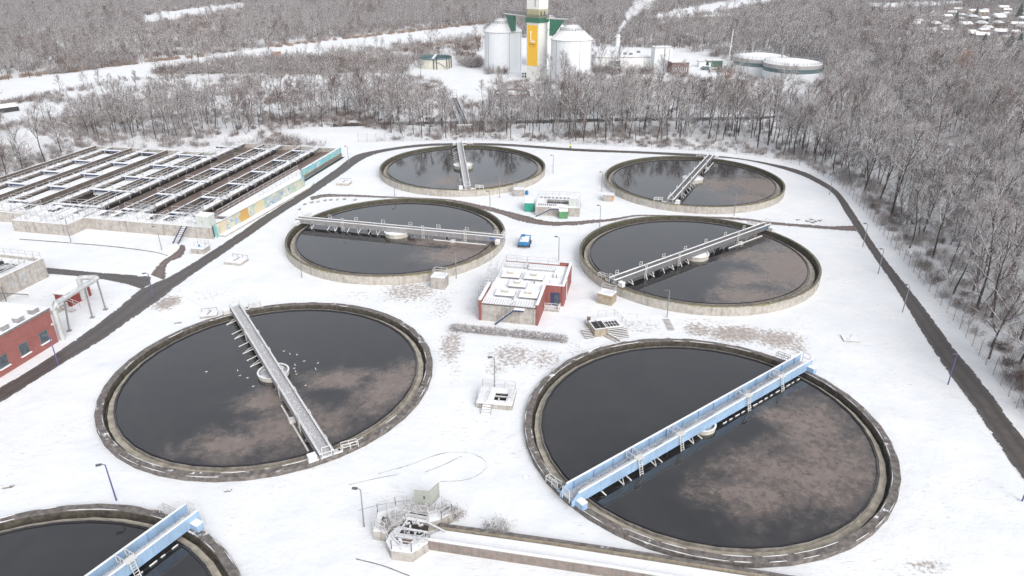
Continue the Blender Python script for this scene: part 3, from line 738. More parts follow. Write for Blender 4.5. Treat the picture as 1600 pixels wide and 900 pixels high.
# ------------------------------------------------------------------ small concrete chambers
def chamber(label, px, py, sx, sy, h, ang, rail=True, m='concrete_snow', extra=None):
    X, Y = gp(px, py); fr = Frame(X, Y, R(ang)); t = thing('valve_chamber', label, 'chamber', fr, group='concrete valve chambers beside the tanks')
    MB().box(-sx/2, sx/2, 0, sy, -.1, h).build('shell', M[m], t)
    lid = MB().box(-sx/2-.06, sx/2+.06, -.06, sy+.06, h+.002, h+.12); lo = lid.build('lid', M['roof_snow'], t)
    MB().box(-sx*.22, sx*.22, sy*.3, sy*.7, h+.122, h+.18).build('hatch', M['galv'], lo)
    if rail: MB().rail([(-sx/2+.05, sy-.05, h+.12), (sx/2-.05, sy-.05, h+.12), (sx/2-.05, sy*.4, h+.12)], .8, .8, .026, 2).rail([(-sx/2+.05, sy-.05, h+.12), (-sx/2+.05, sy*.5, h+.12)], .8, .8, .026, 2).build('railing', M['galv'], lo)
    if extra: extra(t, h)
    return t
mossy = mat('stained_concrete', (.36, .31, .24), streak=.7, snow=.9, stain=((.30, .17, .03), 1.6, .2, .6)); M['stained'] = mossy
chamber('pale grey concrete chamber at the lower right of the tank with the level bridge', 684, 452, 2.1, 2.0, 1.75, -14)
chamber('moss stained concrete chamber touching the tank right of the pump house', 944, 476, 2.1, 1.9, 1.45, -30, True, 'stained')
chamber('small pale chamber beside the furthest tank with a blue barrel at its foot', 811, 307, 2.1, 1.7, 1.35, 0)
def obox(t, h): MB().box(.62, 1.06, -.02, -.003, h-.75, h-.15).build('orange_panel', M['orange'], t)
chamber('concrete chamber with an orange panel left of the back right tank', 950, 315, 2.1, 1.7, 1.25, -12, True, 'concrete_snow', obox)
chamber('small concrete chamber with a blue hydrant at the corner of the painted wall', 309, 397, 2.2, 2.0, .8, -11, True, 'concrete_snow',
        lambda t, h: MB().tube([(-.1, .9, h+.1), (-.1, .9, h+.5)], .16, 10).build('hydrant', M['trailer_blue'], t))
X, Y = gp(823, 304); b_ = MB().lathe([(.0, 0), (.3, 0), (.34, .2), (.34, .6), (.3, .8), (.0, .8)], 16).build('barrel', M['trailer_blue']); b_.location = (X, Y, 0)
tag(b_, 'blue barrel standing in the snow next to a pale chamber', 'barrel')

# sludge thickener with open pit, stair and cabinet
A0 = gp(836, 336); B0 = gp(905, 339)
SP = Frame(A0[0], A0[1], math.atan2(B0[1]-A0[1], B0[0]-A0[0]))
L = math.hypot(B0[0]-A0[0], B0[1]-A0[1])
t = thing('sludge_pit', 'square concrete pit with open dark top and blue edged stair between the back tanks', 'pit', SP)
D_ = 6.6; h = 1.7
MB().box(0, L, 0, .35, -.1, h).box(0, L, D_-.35, D_, -.1, h).box(0, .35, .36, D_-.36, -.1, h-.002).box(L-.35, L, .36, D_-.36, -.1, h-.002).build('outer_wall', M['concrete_snow'], t)
MB().box(.36, L-.36, .36, D_-.36, .1, .3).build('pit_floor', M['dark_pit'], t)
MB().box(.36, 2.0, .36, D_-.36, h-.25, h-.01).box(2.01, L-.36, .36, 2.2, h-.25, h-.012).box(2.01, L-.36, 4.6, D_-.36, h-.25, h-.011).box(L-2.2, L-.37, 2.21, 4.59, h-.25, h-.013).build('deck', M['roof_snow'], t)
rb = MB()
for x in np.arange(2.3, L-2.3, .45): rb.bar((x, 2.2, h-.35), (x, 4.6, h-.35), .08)
for i in range(9): rb.box(.5+i*.75, .9+i*.75, 5.2, 5.9, h, h+.12); rb.box(.5+i*.4, .7+i*.4, .8, 1.6, h, h+.1)
rb.build('beam', M['galv_mid'], t)
MB().rail([(.1, .1, h), (.1, D_-.1, h), (L-.1, D_-.1, h), (L-.1, .1, h)], 1.0, 1.3, .028, 2).rail([(2, 2.1, h), (L-2.2, 2.1, h)], .9, 1.2, .026, 2).rail([(2.0, 2.1, h), (2.0, 4.7, h)], .9, 1.2, .026, 2).build('railing', M['galv'], t)
MB().box(L-2.0, L-.5, 1.0, 2.0, h, h+1.5).build('cabinet', M['cabinet'], t)
st = MB()
for i in range(8): st.box(.4+i*.33, .75+i*.33, -.9, -.05, .15+i*.2, .19+i*.2)
st.box(3.05, 4.5, -.9, -.05, h, h+.06); so = st.build('stair', M['white_snow'], t)
MB().bar((.2, -.95, .05), (3.05, -.95, h), .08, .18).bar((3.05, -.95, h), (4.5, -.95, h), .08, .16).build('stringer', M['navy'], so)
def container(label, px, py, w, d, h, ang, m):
    X, Y = gp(px, py); fr = Frame(X, Y, R(ang)); t = thing('container', label, 'container', fr, group='steel containers beside the sludge pit')
    MB().box(-w/2, w/2, 0, d, .12, h).build('body', M[m], t)
    r_ = MB()
    for x in np.linspace(-w/2+.15, w/2-.15, 5): r_.box(x-.04, x+.04, -.05, -.002, .2, h-.1)
    for y in np.linspace(.3, d-.3, 4): r_.box(-w/2-.05, -w/2-.002, y-.04, y+.04, .2, h-.1); r_.box(w/2+.002, w/2+.05, y-.04, y+.04, .2, h-.1)
    r_.box(-w/2, -w/2+.12, .1, d-.1, 0, .118); r_.box(w/2-.12, w/2, .1, d-.1, 0, .118)
    r_.build('rib', M[m], t); MB().box(-w/2-.04, w/2+.04, -.04, d+.04, h+.002, h+.12).build('lid_snow', M['white_snow'], t)
container('bright teal container with snowy lid at the left end of the sludge pit', 827, 331, 1.75, 3.2, 1.75, -3, 'teal_paint')
container('dull green container standing before the wall of the sludge pit', 880, 342, 1.6, 1.4, 1.45, -2, 'green_paint')

# blue trailer
X, Y = gp(818, 389); fr = Frame(X, Y, R(82))
t = thing('trailer', 'small bright blue trailer loaded with snow, parked alone behind the pump house', 'trailer', fr)
MB().box(0, 3.4, -.85, .85, .5, .62).build('chassis', M['rubber'], t)
MB().box(0, 3.4, -.85, -.79, .621, 1.25).box(0, 3.4, .79, .85, .621, 1.25).box(0, .06, -.78, .78, .621, 1.25).box(3.34, 3.4, -.78, .78, .621, 1.25).build('side_panel', M['trailer_blue'], t)
MB().box(.07, 3.33, -.78, .78, .63, 1.12).cbox(1.6, .1, 1.12, 1.3, .8, .22, .3).cbox(.8, -.3, 1.12, .9, .6, .16, .8).build('snow_load', M['white_snow'], t)
MB().box(2.6, 3.3, .1, .7, 1.13, 1.4).build('crate', M['trailer_blue'], t)
for x in (.8, 2.6):
    for y in (-.92, .92):
        MB().tube([(x, y-.09, .32), (x, y+.09, .32)], .32, 16).build('wheel', M['rubber'], t)
MB().bar((3.4, .3, .56), (4.5, 0, .5), .08).bar((3.4, -.3, .56), (4.5, 0, .5), .08).build('drawbar', M['black_steel'], t)

# outlet platform with lamp
A0, B0 = gp(744, 637), gp(800, 642)
OP = Frame(A0[0], A0[1], math.atan2(B0[1]-A0[1], B0[0]-A0[0])); L = math.hypot(B0[0]-A0[0], B0[1]-A0[1])
t = thing('outlet_platform', 'low railed concrete platform with three steps between the two large front tanks', 'platform', OP)
D_ = 3.4; h = .62
MB().box(0, L, 0, .25, -.1, h).box(0, L, D_-.25, D_, -.1, h).box(0, .25, .26, D_-.26, -.1, h-.002).box(L-.25, L, .26, D_-.26, -.1, h-.002).build('outer_wall', M['concrete_snow'], t)
MB().box(.26, L-.26, .26, D_-.26, -.05, .1).build('pit_floor', M['dark_pit'], t)
MB().box(.26, 1.8, .26, D_-.26, h-.15, h-.01).box(1.81, L-.26, .26, .9, h-.15, h-.012).box(1.81, L-.26, 2.3, D_-.26, h-.15, h-.011).box(3.3, L-.26, .91, 2.29, h-.15, h-.013).build('deck', M['roof_snow'], t)
MB().bar((1.8, 1.6, h), (L-.3, 1.55, h+.05), .14).bar((1.1, .5, h), (1.3, 2.9, h+.3), .08).bar((3.2, .5, h+.1), (3.4, 2.9, h+.2), .1).tube([(2.4, .7, h), (2.4, .7, h+.4)], .08, 8).build('gate_beam', M['galv'], t)
MB().rail([(.1, .7, h), (.1, D_-.1, h), (L-.1, D_-.1, h), (L-.1, .9, h)], 1.0, 1.1, .026, 2).rail([(1.0, .3, h), (1.2, 2.2, h)], .9, 1.0, .024, 2).build('railing', M['galv'], t)
st = MB()
for i in range(4): st.box(.75, 1.75, -.25-i*.27, -.02-i*.27, h-.16-i*.15, h-.1-i*.15)
so = st.build('step', M['white_snow'], t); MB().bar((.72, -.02, h), (.72, -1.1, 0), .05, .14).bar((1.78, -.02, h), (1.78, -1.1, 0), .05, .14).build('stringer', M['galv_mid'], so)

# sampling basin with gratings and side steps
A0, B0 = gp(929, 527), gp(953, 526)
IN = Frame(A0[0], A0[1], R(14))
t = thing('inlet_chamber', 'stained concrete inlet chamber with open gratings and snowy steps on both sides', 'chamber', IN)
MB().box(0, 1.75, 0, 2.6, -.1, 1.1).build('shell', M['stained'], t)
MB().box(.15, 1.6, .25, 2.1, 1.102, 1.14).build('open_pit', M['dark_pit'], t)
MB().rail([(.8, .3, 1.14), (.8, 2.1, 1.14)], .25, .6, .03, 1).build('pit_bar', M['galv_mid'], t)
MB().box(1.76, 4.3, .9, 3.0, -.1, .55).build('side_slab', M['concrete_snow'], t)
g = MB()
for i in range(5):
    for j in range(2): g.box(1.95+i*.42, 2.25+i*.42, 1.3+j*.75, 1.9+j*.75, .552, .60)
g.build('grating_hole', M['dark_pit'], t)
MB().box(0, 4.2, 3.01, 3.9, -.1, .6).build('rear_slab', M['roof_snow'], t); MB().box(.2, .55, 3.2, 3.55, .6, 1.35).build('valve_post', M['wood'], t)
st = MB()
for i in range(6): st.box(1.9, 4.6-.05*i, .55-i*.33, .72-i*.33, .35-.07*i, .45-.07*i); st.box(-1.3, -.15, 1.5-i*.33, 1.68-i*.33, .35-.06*i, .45-.06*i)
st.build('step', M['wood'], t)
MB().rail([(1.8, 3.9, .6), (4.2, 3.9, .6), (4.7, 2.4, .3), (4.9, .6, .1)], 1.0, 1.2, .024, 2).build('railing', M['galv'], t)
MB().bar((1.7, -.2, .3), (2.7, -1.9, .1), .12, .5).bar((1.3, -.2, .2), (2.2, -1.9, .05), .08, .3).build('drain_channel', M['concrete_snow'], t)

# steps in the slope
X, Y = gp(1049, 516); fr = Frame(X, Y, R(92)); t = thing('timber_steps', 'flight of narrow timber steps set in the snow below the mossy tank', 'steps', fr)
for i in range(9):
    MB().box(i*.36, i*.36+.13, -.42, .42, .02, .12).build('tread', M['wood'], t)

# ------------------------------------------------------------------ flow splitter in the foreground
SX, SY = gp(668, 868); SPL = Frame(SX, SY, 0)
def sl(px, py, z=0): return SPL.loc(px, py, z)
t = thing('flow_splitter', 'octagonal concrete flow splitter with railings and open slots in the foreground', 'splitter', SPL)
h = .95
def ring_wall(mb, poly, z0, z1):
    for a, b in zip(poly, poly[1:]): mb.bar((a[0], a[1], (z0+z1)/2), (b[0], b[1], (z0+z1)/2), .3, z1-z0)
oct_ = [sl(603, 846, h), sl(611, 861, h), sl(644, 865, h), sl(669, 848, h), sl(668, 838, h), sl(664, 822, h), sl(622, 822, h), sl(610, 832, h)]
MB().prism(oct_, -.1, h).build('octagon_base', M['concrete_snow'], t)
lobe = [sl(583, 830, h), sl(603, 833, h), sl(612, 824, h), sl(630, 812, h), sl(640, 796, h), sl(618, 792, h), sl(591, 800, h)]
MB().prism(lobe, -.1, h-.01).build('left_chamber', M['concrete_snow'], t)
rear = [sl(631, 811, h), sl(668, 817, h), sl(686, 812, h), sl(707, 803, h), sl(690, 790, h), sl(648, 788, h), sl(641, 797, h)]
MB().prism(rear, -.1, h-.02).build('rear_chamber', M['concrete_snow'], t)
def quad(mb, pts, z, dz=.02): mb.prism([sl(x, y, z) for x, y in pts], z, z+dz)
pit = MB(); quad(pit, [(624, 834), (667, 840), (670, 822), (634, 812)], h+.01); quad(pit, [(619, 838), (627, 850), (624, 851), (616, 840)], h+.01); quad(pit, [(654, 842), (640, 852), (637, 851), (651, 840)], h+.01)
quad(pit, [(634, 806), (666, 812), (669, 803), (640, 798)], h+.005); quad(pit, [(593, 822), (606, 825), (611, 810), (598, 807)], h+.005)
po = pit.build('open_slot', M['dark_pit'], t)
slu = MB(); quad(slu, [(627, 840), (652, 842), (637, 850), (630, 850)], h+.012); slu.build('slot_water', M['sludge'], t)
bm = MB()
for a, b in (((618, 840), (637, 812)), ((620, 838), (664, 846)), ((628, 825), (668, 832)), ((612, 838), (626, 852)), ((657, 842), (636, 853)), ((668, 817), (696, 831)), ((641, 798), (630, 812)), ((634, 803), (668, 809))):
    pa, pb = sl(*a, h+.1), sl(*b, h+.1); bm.bar((pa[0], pa[1], h+.1), (pb[0], pb[1], h+.1), .14)
for i in range(14):
    x, y = RNG.uniform(632, 660), RNG.uniform(816, 834); q = sl(x, y, h+.06); bm.cbox(q[0], q[1], h+.031, .35, .16, .12, RNG.uniform(0, 3))
bm.build('cover_beam', M['galv'], t)
rl = MB()
def railpx(pts, z, hh=1.0): rl.rail([(*sl(x, y, z), z) for x, y in pts], hh, 1.0, .024, 2)
railpx([(604, 844), (612, 858), (643, 862), (667, 846)], h); railpx([(584, 828), (590, 800), (618, 790), (645, 786)], h); railpx([(588, 826), (602, 831)], h)
railpx([(690, 789), (706, 801), (690, 811), (670, 815)], h); railpx([(634, 812), (668, 818)], h); railpx([(617, 840), (664, 845)], h); railpx([(606, 806), (612, 824)], h)
rl.build('railing', M['galv'], t)
rng = np.random.default_rng(5)
pl = [sl(x, y, h) for x, y in ((617, 812), (605, 822), (622, 806), (655, 795), (668, 797), (640, 793), (612, 820), (700, 800), (690, 796))]
def smp(r):
    c = pl[r.integers(len(pl))]; return (c[0]+r.normal()*.45, c[1]+r.normal()*.4, h+abs(r.normal())*.12)
twig_cloud(1500, smp, rng, .15, .5, .014).build('overgrown_weed', M['scrub'], t)
# grey steel hut standing on it
c0 = sl(648, 788, h); fr = Frame(SX+c0[0], SY+c0[1], R(-7), h)
t2 = thing('steel_screen', 'grey-green folded steel door screen standing on the flow splitter', 'screen', fr)
MB().box(0, 1.45, 0, .08, 0, 1.55).build('door_panel', M['grey_steel_door'], t2)
MB().prism([(1.46, 0), (2.0, 1.2), (1.92, 1.24), (1.38, .09)], 0, 1.6).build('side_panel', M['grey_steel_door'], t2)
MB().box(.85, .95, -.04, -.002, .75, 1.0).build('handle', M['black_steel'], t2)
# discharge channel: two retaining walls
def wall_line(label, pts, h, w, m, name='retaining_wall'):
    P = [gp(*p, 0) for p in pts]; fr = Frame(P[0][0], P[0][1], math.atan2(P[-1][1]-P[0][1], P[-1][0]-P[0][0]))
    t = thing(name, label, 'wall', fr)
    q = [fr.loc(*p, 0) for p in pts]; mb = MB()
    for i, (a, b) in enumerate(zip(q, q[1:])):
        L = math.hypot(b[0]-a[0], b[1]-a[1]); n = max(1, int(L/2.4))
        for j in range(n):
            f0, f1 = j/n, (j+1)/n-.012/max(L, 1)*1.0
            mb.bar((a[0]+(b[0]-a[0])*f0, a[1]+(b[1]-a[1])*f0, h/2-.1), (a[0]+(b[0]-a[0])*f1, a[1]+(b[1]-a[1])*f1, h/2-.1), w, h+.2-(j % 2)*.004)
    mb.build('wall_panel', m, t)
    cap = MB()
    for a, b in zip(q, q[1:]): cap.bar((a[0], a[1], h+.06), (b[0], b[1], h+.06), w+.04, .07)
    cap.build('cap', M['rim_low'] if 'far' in label else M['roof_snow'], t)
panel = mat('brown_panel', (.24, .20, .18), streak=.5, var=.15, scale=2); M['panel'] = panel
wall_line('brown panelled channel wall running from the octagon to the lower edge', [(669, 857), (800, 877), (960, 901), (1100, 925)], .95, .25, panel)
wall_line('far low mossy channel wall behind the snow-filled discharge channel', [(686, 828), (860, 852), (1020, 876), (1200, 905), (1300, 922)], .55, .3, M['stained'])
cs = MB().prism([gp(672, 836, .5), gp(690, 828, .5), gp(860, 852, .5), gp(1200, 905, .5), gp(1300, 918, .5), gp(1100, 912, .5), gp(960, 889, .5), gp(800, 866, .5), gp(672, 847, .5)], -.05, .5).build('channel_snow', M['white_snow'])
structure(cs)

# hatches and small flat things
def flat(label, px, py, sx, sy, h, ang, name='hatch', m='roof_snow', openpit=True):
    X, Y = gp(px, py); fr = Frame(X, Y, R(ang)); t = thing(name, label, name.replace('_', ' '), fr)
    MB().box(-sx/2, sx/2, -sy/2, sy/2, -.05, h).build('curb', M['concrete_snow'], t)
    if openpit:
        MB().box(-sx/2+.25, sx/2-.25, -sy/2+.25, sy/2-.25, h+.002, h+.03).build('cover', M['grating'], t)
        MB().rail([(-sx/2+.1, sy/2-.1, h), (sx/2-.1, sy/2-.1, h)], .5, .9, .03, 1).bar((-.2, -sy/4, h+.05), (.3, sy/4, h+.3), .1).build('frame', M['galv_mid'], t)
    else:
        MB().tube([(.1, .2, h), (.1, .2, h+.5)], .05, 8).box(-.5, -.1, -.4, 0, h+.002, h+.05).build('cover', M['galv'], t)
    return t
flat('square snowy pit cover in the lawn left of the level-bridge tank', 370, 410, 2.9, 2.4, .42, -14, 'pit_cover')
flat('small cluttered pit with machinery beside the road near the painted wall', 538, 288, 2.6, 2.2, .5, -10, 'pump_pit')
flat('flat snow-covered slab with a short pipe on the right lawn', 1328, 530, 1.9, 1.6, .16, -8, 'slab', openpit=False)
flat('low grated frame leaning at the back edge of the tank with the gulls', 327, 493, 2.2, 1.5, .3, 15, 'grate_frame')
for i, (px, py, lab) in enumerate(((12, 762, 'small v-shaped concrete kerb piece left of the lower left tank'), (277, 505, 'grey kerb stone in the snow behind the tank with the gulls'), (822, 745, 'round manhole lid in the snow left of the big blue bridge'), (353, 768, 'dark stone in the snow near the end of the lower left bridge'), (1247, 344, 'short grey block by the track near the back right tank'))):
    X, Y = gp(px, py)
    if 'manhole' in lab: o = MB().lathe([(.0, .05), (.22, .06), (.3, .05), (.34, 0)], 16).build('manhole_lid', M['stone'])
    else: o = MB().cbox(0, 0, -.03, .7 if i != 3 else .25, .25, .22, .3).cbox(.32, .12, -.03, .35, .22, .16, 1.2).build('stone_block', M['stone'])
    o.location = (X, Y, 0); tag(o, lab, 'manhole lid' if 'manhole' in lab else 'stone')
for i, (px, py) in enumerate(((476, 320), (487, 317), (497, 316), (508, 314), (517, 313), (527, 312.5), (538, 312), (555, 313), (468, 328))):
    X, Y = gp(px, py); o = MB().cbox(0, 0, -.05, .55, .4, .3, i).cbox(.1, .1, .2, .35, .3, .14, i*2).build('boulder', M['stone']); o.location = (X, Y, 0)
    tag(o, 'small dark boulder in the row between road and level-bridge tank', 'boulder', 'row of boulders along the verge')
for i, (px, py) in enumerate(((1262, 346), (1268, 343), (1274, 346), (1281, 345), (1270, 348))):
    X, Y = gp(px, py); o = MB().cbox(0, 0, -.05, .6, .5, .28, i*1.3).build('rubble', M['stone']); o.location = (X, Y, 0)
    tag(o, 'snowy lump of rubble heaped beside the track near the bend', 'rubble', 'rubble beside the track')

# ------------------------------------------------------------------ red brick works building at the left edge
RB = Frame(-57.85, 79.46, R(-102.6))      # x runs along the long front towards the camera, y to the right of it
hgt_b = 4.7
t = thing('works_building', 'red brick flat-roofed building cut by the left edge, three square windows facing the road', 'building', RB)
MB().box(0, 26, -14, 0, -.1, hgt_b).build('wall', M['brick'], t)
MB().box(-.1, 26.1, -14.1, .1, hgt_b+.002, hgt_b+.14).build('roof', M['roof_snow'], t)
MB().box(-.12, 26.1, .102, .14, hgt_b-.1, hgt_b+.12).build('roof_edge', M['galv_dark'], t)
for i in range(8):
    x = 1.15+i*3.0
    wf = MB().box(x, x+1.3, .003, .05, .95, 2.45); wo = wf.build('window', M['galv_dark'], t)
    MB().box(x+.08, x+1.22, .052, .07, 1.03, 2.37).build('pane', M['glass'], wo)
    MB().box(x-.08, x+1.38, .003, .25, .85, .94).build('sill', M['white_snow'], wo)
MB().box(-.03, .35, .003, .06, 2.5, 2.75).build('wall_lamp', M['white_steel'], t)
for i, (px, py) in enumerate(((52, 487), (29, 500), (5, 513))):
    q = RB.loc(px, py, hgt_b+.3); v_ = MB().cbox(q[0], q[1], hgt_b+.142, .95, .8, .62); vo = v_.build('roof_vent', M['galv_mid'], t)
    MB().cbox(q[0], q[1], hgt_b+.764, 1.0, .85, .1).build('vent_snow', M['white_snow'], vo)
# heating pipe on stilts
pts = [(-57.6, 80.0, 0), (-57.6, 80.0, 4.3), (-57.8, 80.9, 4.75), (-56.55, 88.6, 4.75), (-56.7, 88.95, 4.75), (-59.0, 88.7, 4.75), (-59.1, 88.6, 4.6), (-59.1, 88.5, 1.6)]
t = thing('heating_pipe', 'fat insulated grey pipe on stilts leaving the red brick building', 'pipe', (-57.6, 84, 0))
MB().tube([(x+57.6, y-84, z) for x, y, z in pts], .34, 12).build('pipe_jacket', M['pipe'], t, True)
for (x, y) in ((-58.43, 82.3), (-57.42, 86.07), (-56.85, 88.47)):
    xx = -57.75+(y-81)/7.7*1.2
    MB().bar((x+57.6+.35, y-84, 0), (xx+57.6, y-84, 4.45), .16).cbox(x+57.95, y-84, -.02, .55, .5, .12).build('stilt', M['lamp_grey'], t)
# dark red shed with stair
RS = Frame(*gp(111, 479.7), R(77)); t = thing('plant_shed', 'small dark red shed with snowy roof under the heating pipe', 'shed', RS)
MB().box(0, 3.9, 0, 2.3, -.1, 1.75).build('wall', M['red_sheet'], t); MB().box(-.12, 4.0, -.12, 2.4, 1.752, 1.9).build('roof', M['roof_snow'], t)
MB().box(2.6, 2.7, -.1, -.003, 0, 1.6).box(3.2, 3.3, -.1, -.003, 0, 1.6).build('door_post', M['white_steel'], t)
MB().box(-2.6, -.13, .2, 1.8, -.1, .75).build('landing', M['concrete_snow'], t)
st = MB()
for i in range(7): st.box(-1.6+i*.02, -.6, .15-i*.28, .35-i*.28, .7-i*.1, .75-i*.1)
st.build('stair', M['wood'], t); MB().rail([(-2.5, .3, .75), (-.2, .3, .75), (-.2, -1.8, .1)], .9, 1, .026, 2).build('railing', M['galv'], t)
# concrete basin at the left edge
LB = Frame(-70.9, 99.57, R(-104)); t = thing('sand_trap', 'tall stained concrete basin with cluttered snowy top at the left edge', 'basin', LB)
h = 3.1
MB().box(0, 17, -.35, 0, -.1, h).box(0, .35, -12, -.36, -.1, h-.002).build('outer_wall', M['concrete_snow'], t); MB().box(9.4, 17, .002, 1.3, -.1, h-.8).build('side_pier', M['concrete_snow'], t)
MB().box(.36, 17, -12, -.36, h-1.4, h-.5).build('deck', M['roof_snow'], t)
MB().box(2.2, 7.5, -5.5, -2.6, h-.49, h-.4).box(8.6, 13, -4.5, -1.2, h-.49, h-.41).build('open_pit', M['dark_pit'], t)
MB().rail([(.2, -.2, h), (.2, -11, h)], 1.0, 1.4, .03, 2).rail([(2, -2.4, h-.4), (7.6, -2.4, h-.4), (7.6, -5.6, h-.4), (2, -5.6, h-.4)], 1.0, 1.2, .03, 2).rail([(.4, -1.3, h-.1), (9, -1.3, h-.1)], .35, 1.6, .05, 1).build('railing', M['galv'], t)
MB().cbox(4.5, -4, h-.4, 1.5, 1.7, 1.1, .2).cbox(6.2, -3.4, h-.4, .9, .8, .8).build('machine', M['black_steel'], t)
MB().tube([(3.4, -2.4, h), (5.8, -2.0, h+.5)], .25, 8).tube([(7, -3, h+.2), (9.5, -3, h)], .14, 8).build('duct', M['pipe'], t)
MB().bar((10.5, 1.35, h-.7), (6.6, 3.0, .4), .2, .1).bar((8.5, 1.0, h-.8), (8.5, 1.0, 0), .1).build('walkway_ramp', M['galv_dark'], t)
gsm = MB()
for k in range(14):
    a0, a1 = k/13*4.6, (k+1)/13*4.6
    gsm.bar((4.0+.55*math.cos(a0), .006, 1.75+.55*math.sin(a0)), (4.0+.55*math.cos(a1), .006, 1.75+.55*math.sin(a1)), .012, .12)
gsm.box(5.6, 6.2, .002, .008, 1.3, 1.4); gsm.box(5.5, 6.3, .002, .008, 1.6, 1.68)
gsm.build('graffiti', mat('faded_blue_spray', (.42, .46, .56)), t)

# ------------------------------------------------------------------ roads
def strip(name, edges, z, m, jitter=.08, step=1.2):
    """road sheet from pairs of edge points"""
    L_ = [Vector((*gp(*e[0]), 0)) for e in edges]; R_ = [Vector((*gp(*e[1]), 0)) for e in edges]
    def resample(P, n):
        d = [0]
        for a, b in zip(P, P[1:]): d.append(d[-1]+(b-a).length)
        out = []
        for i in range(n):
            t = d[-1]*i/(n-1); k = max(j for j in range(len(P)) if d[j] <= t+1e-9); k = min(k, len(P)-2)
            q = (t-d[k])/max(1e-6, d[k+1]-d[k])
            # Catmull-Rom for a smooth edge
            p0, p1, p2, p3 = P[max(k-1, 0)], P[k], P[k+1], P[min(k+2, len(P)-1)]
            out.append(.5*((2*p1)+(p2-p0)*q+(2*p0-5*p1+4*p2-p3)*q*q+(3*p1-p0-3*p2+p3)*q**3))
        return out
    tot = sum((b-a).length for a, b in zip(L_, L_[1:])); n = max(6, int(tot/step))
    # resample each side by edge index so the pairs stay matched
    l = resample(L_, n); r = resample(R_, n)
    v = []; e = []; K = 8
    for i in range(n):
        ja, jb = (mnoise.noise(Vector((i*.45, z*99, 3)))*jitter*2, mnoise.noise(Vector((i*.45, z*99, 9)))*jitter*2)
        d = (r[i]-l[i]).normalized(); a = l[i]+d*ja; b = r[i]+d*jb
        for k in range(K+1):
            p = a.lerp(b, k/K); v.append((p.x, p.y, z)); e.append(abs(k/K*2-1)**4)
    f = [(i*(K+1)+k, i*(K+1)+k+1, (i+1)*(K+1)+k+1, (i+1)*(K+1)+k) for i in range(n-1) for k in range(K)]
    me = bpy.data.meshes.new(name); me.from_pydata(v, [], f); me.update()
    at = me.attributes.new('edge', 'FLOAT', 'POINT'); at.data.foreach_set('value', e)
    me.materials.append(m); o = bpy.data.objects.new(name, me); COL.objects.link(o)
    bm_flip = me.polygons[0].normal.z < 0
    if bm_flip: me.flip_normals()
    return structure(o)
road_R = [((1722, 905), (1700, 800)), ((1600, 752), (1600, 685)), ((1557, 690), (1577, 655)), ((1516, 629), (1536, 598)), ((1475, 573), (1495, 550)), ((1439, 517), (1459, 501)), ((1399, 450), (1431, 464)), ((1367, 404), (1399, 425)),
          ((1339, 361), (1367, 383)), ((1321, 333), (1342, 344)), ((1303, 304), (1324, 317)), ((1278, 287), (1307, 297)), ((1246, 272), (1282, 281)), ((1200, 258), (1246, 265)), ((1150, 248.5), (1180, 251)), ((1090, 245), (1100, 241.5)), ((1000, 240), (1000, 236.5)),
          ((900, 236.2), (900, 232.2)), ((794, 228.5), (794, 224.8)), ((719, 227.4), (719, 223.6)), ((656, 229.5), (656, 225.5)), ((598, 238), (598, 233.2)), ((566, 250), (556, 242.5)), ((538, 270), (525, 264)), ((497, 298), (485, 292)), ((476, 311), (462, 307)), ((430.6, 340), (408, 340.5)), ((391, 368), (368, 368)),
          ((300, 430), (275, 427)), ((250, 468), (222, 451)), ((200, 503), (175, 489)), ((155.6, 534), (128, 524)), ((91.7, 572), (55.6, 573)), ((41.7, 604), (0, 606)), ((-40, 655), (-60, 645))]
strip('road', road_R, .022, M['asphalt'], .035)
strip('side_road', [((-20, 414), (-20, 424)), ((74, 418.6), (78, 428)), ((155, 426), (155, 436)), ((200, 429.2), (200, 445)), ((236, 432), (232, 456))], .018, M['asphalt'])
strip('spur_road', [((232, 428), (262, 440)), ((246, 413), (262, 414)), ((262, 400.5), (278, 405)), ((274, 393), (290, 397)), ((282, 382), (290, 384))], .014, M['brown_track'], .12, .6)
strip('path', [((484, 307), (487, 314)), ((505, 303), (507, 309)), ((545, 303.5), (545, 308)), ((595, 306), (595, 309.5)), ((650, 308.5), (650, 311)), ((706, 311.5), (702, 314)), ((748, 319), (742, 325)), ((785, 327), (779, 335)), ((822, 336), (815, 348)), ((860, 345.5), (858, 353.5)), ((893, 345), (893, 353)), ((933, 342.5), (933, 349)), ((960, 340.5), (962, 345)), ((1000, 335.5), (1003, 338)), ((1090, 337.5), (1090, 340)), ((1160, 340.5), (1160, 345)), ((1200, 345.5), (1200, 351)), ((1250, 349.5), (1250, 355.5)), ((1300, 353), (1298, 359.5)), ((1334, 351), (1340, 363))], .020, M['brown_track'], .18)
strip('ditch', [((520, 193), (520, 198)), ((600, 191), (600, 196)), ((700, 189.5), (700, 194)), ((800, 188), (800, 193)), ((900, 186), (900, 191)), ((1000, 184), (1000, 189)), ((1130, 183), (1130, 188)), ((1230, 180), (1230, 184))], .03, M['ditch'], .25)
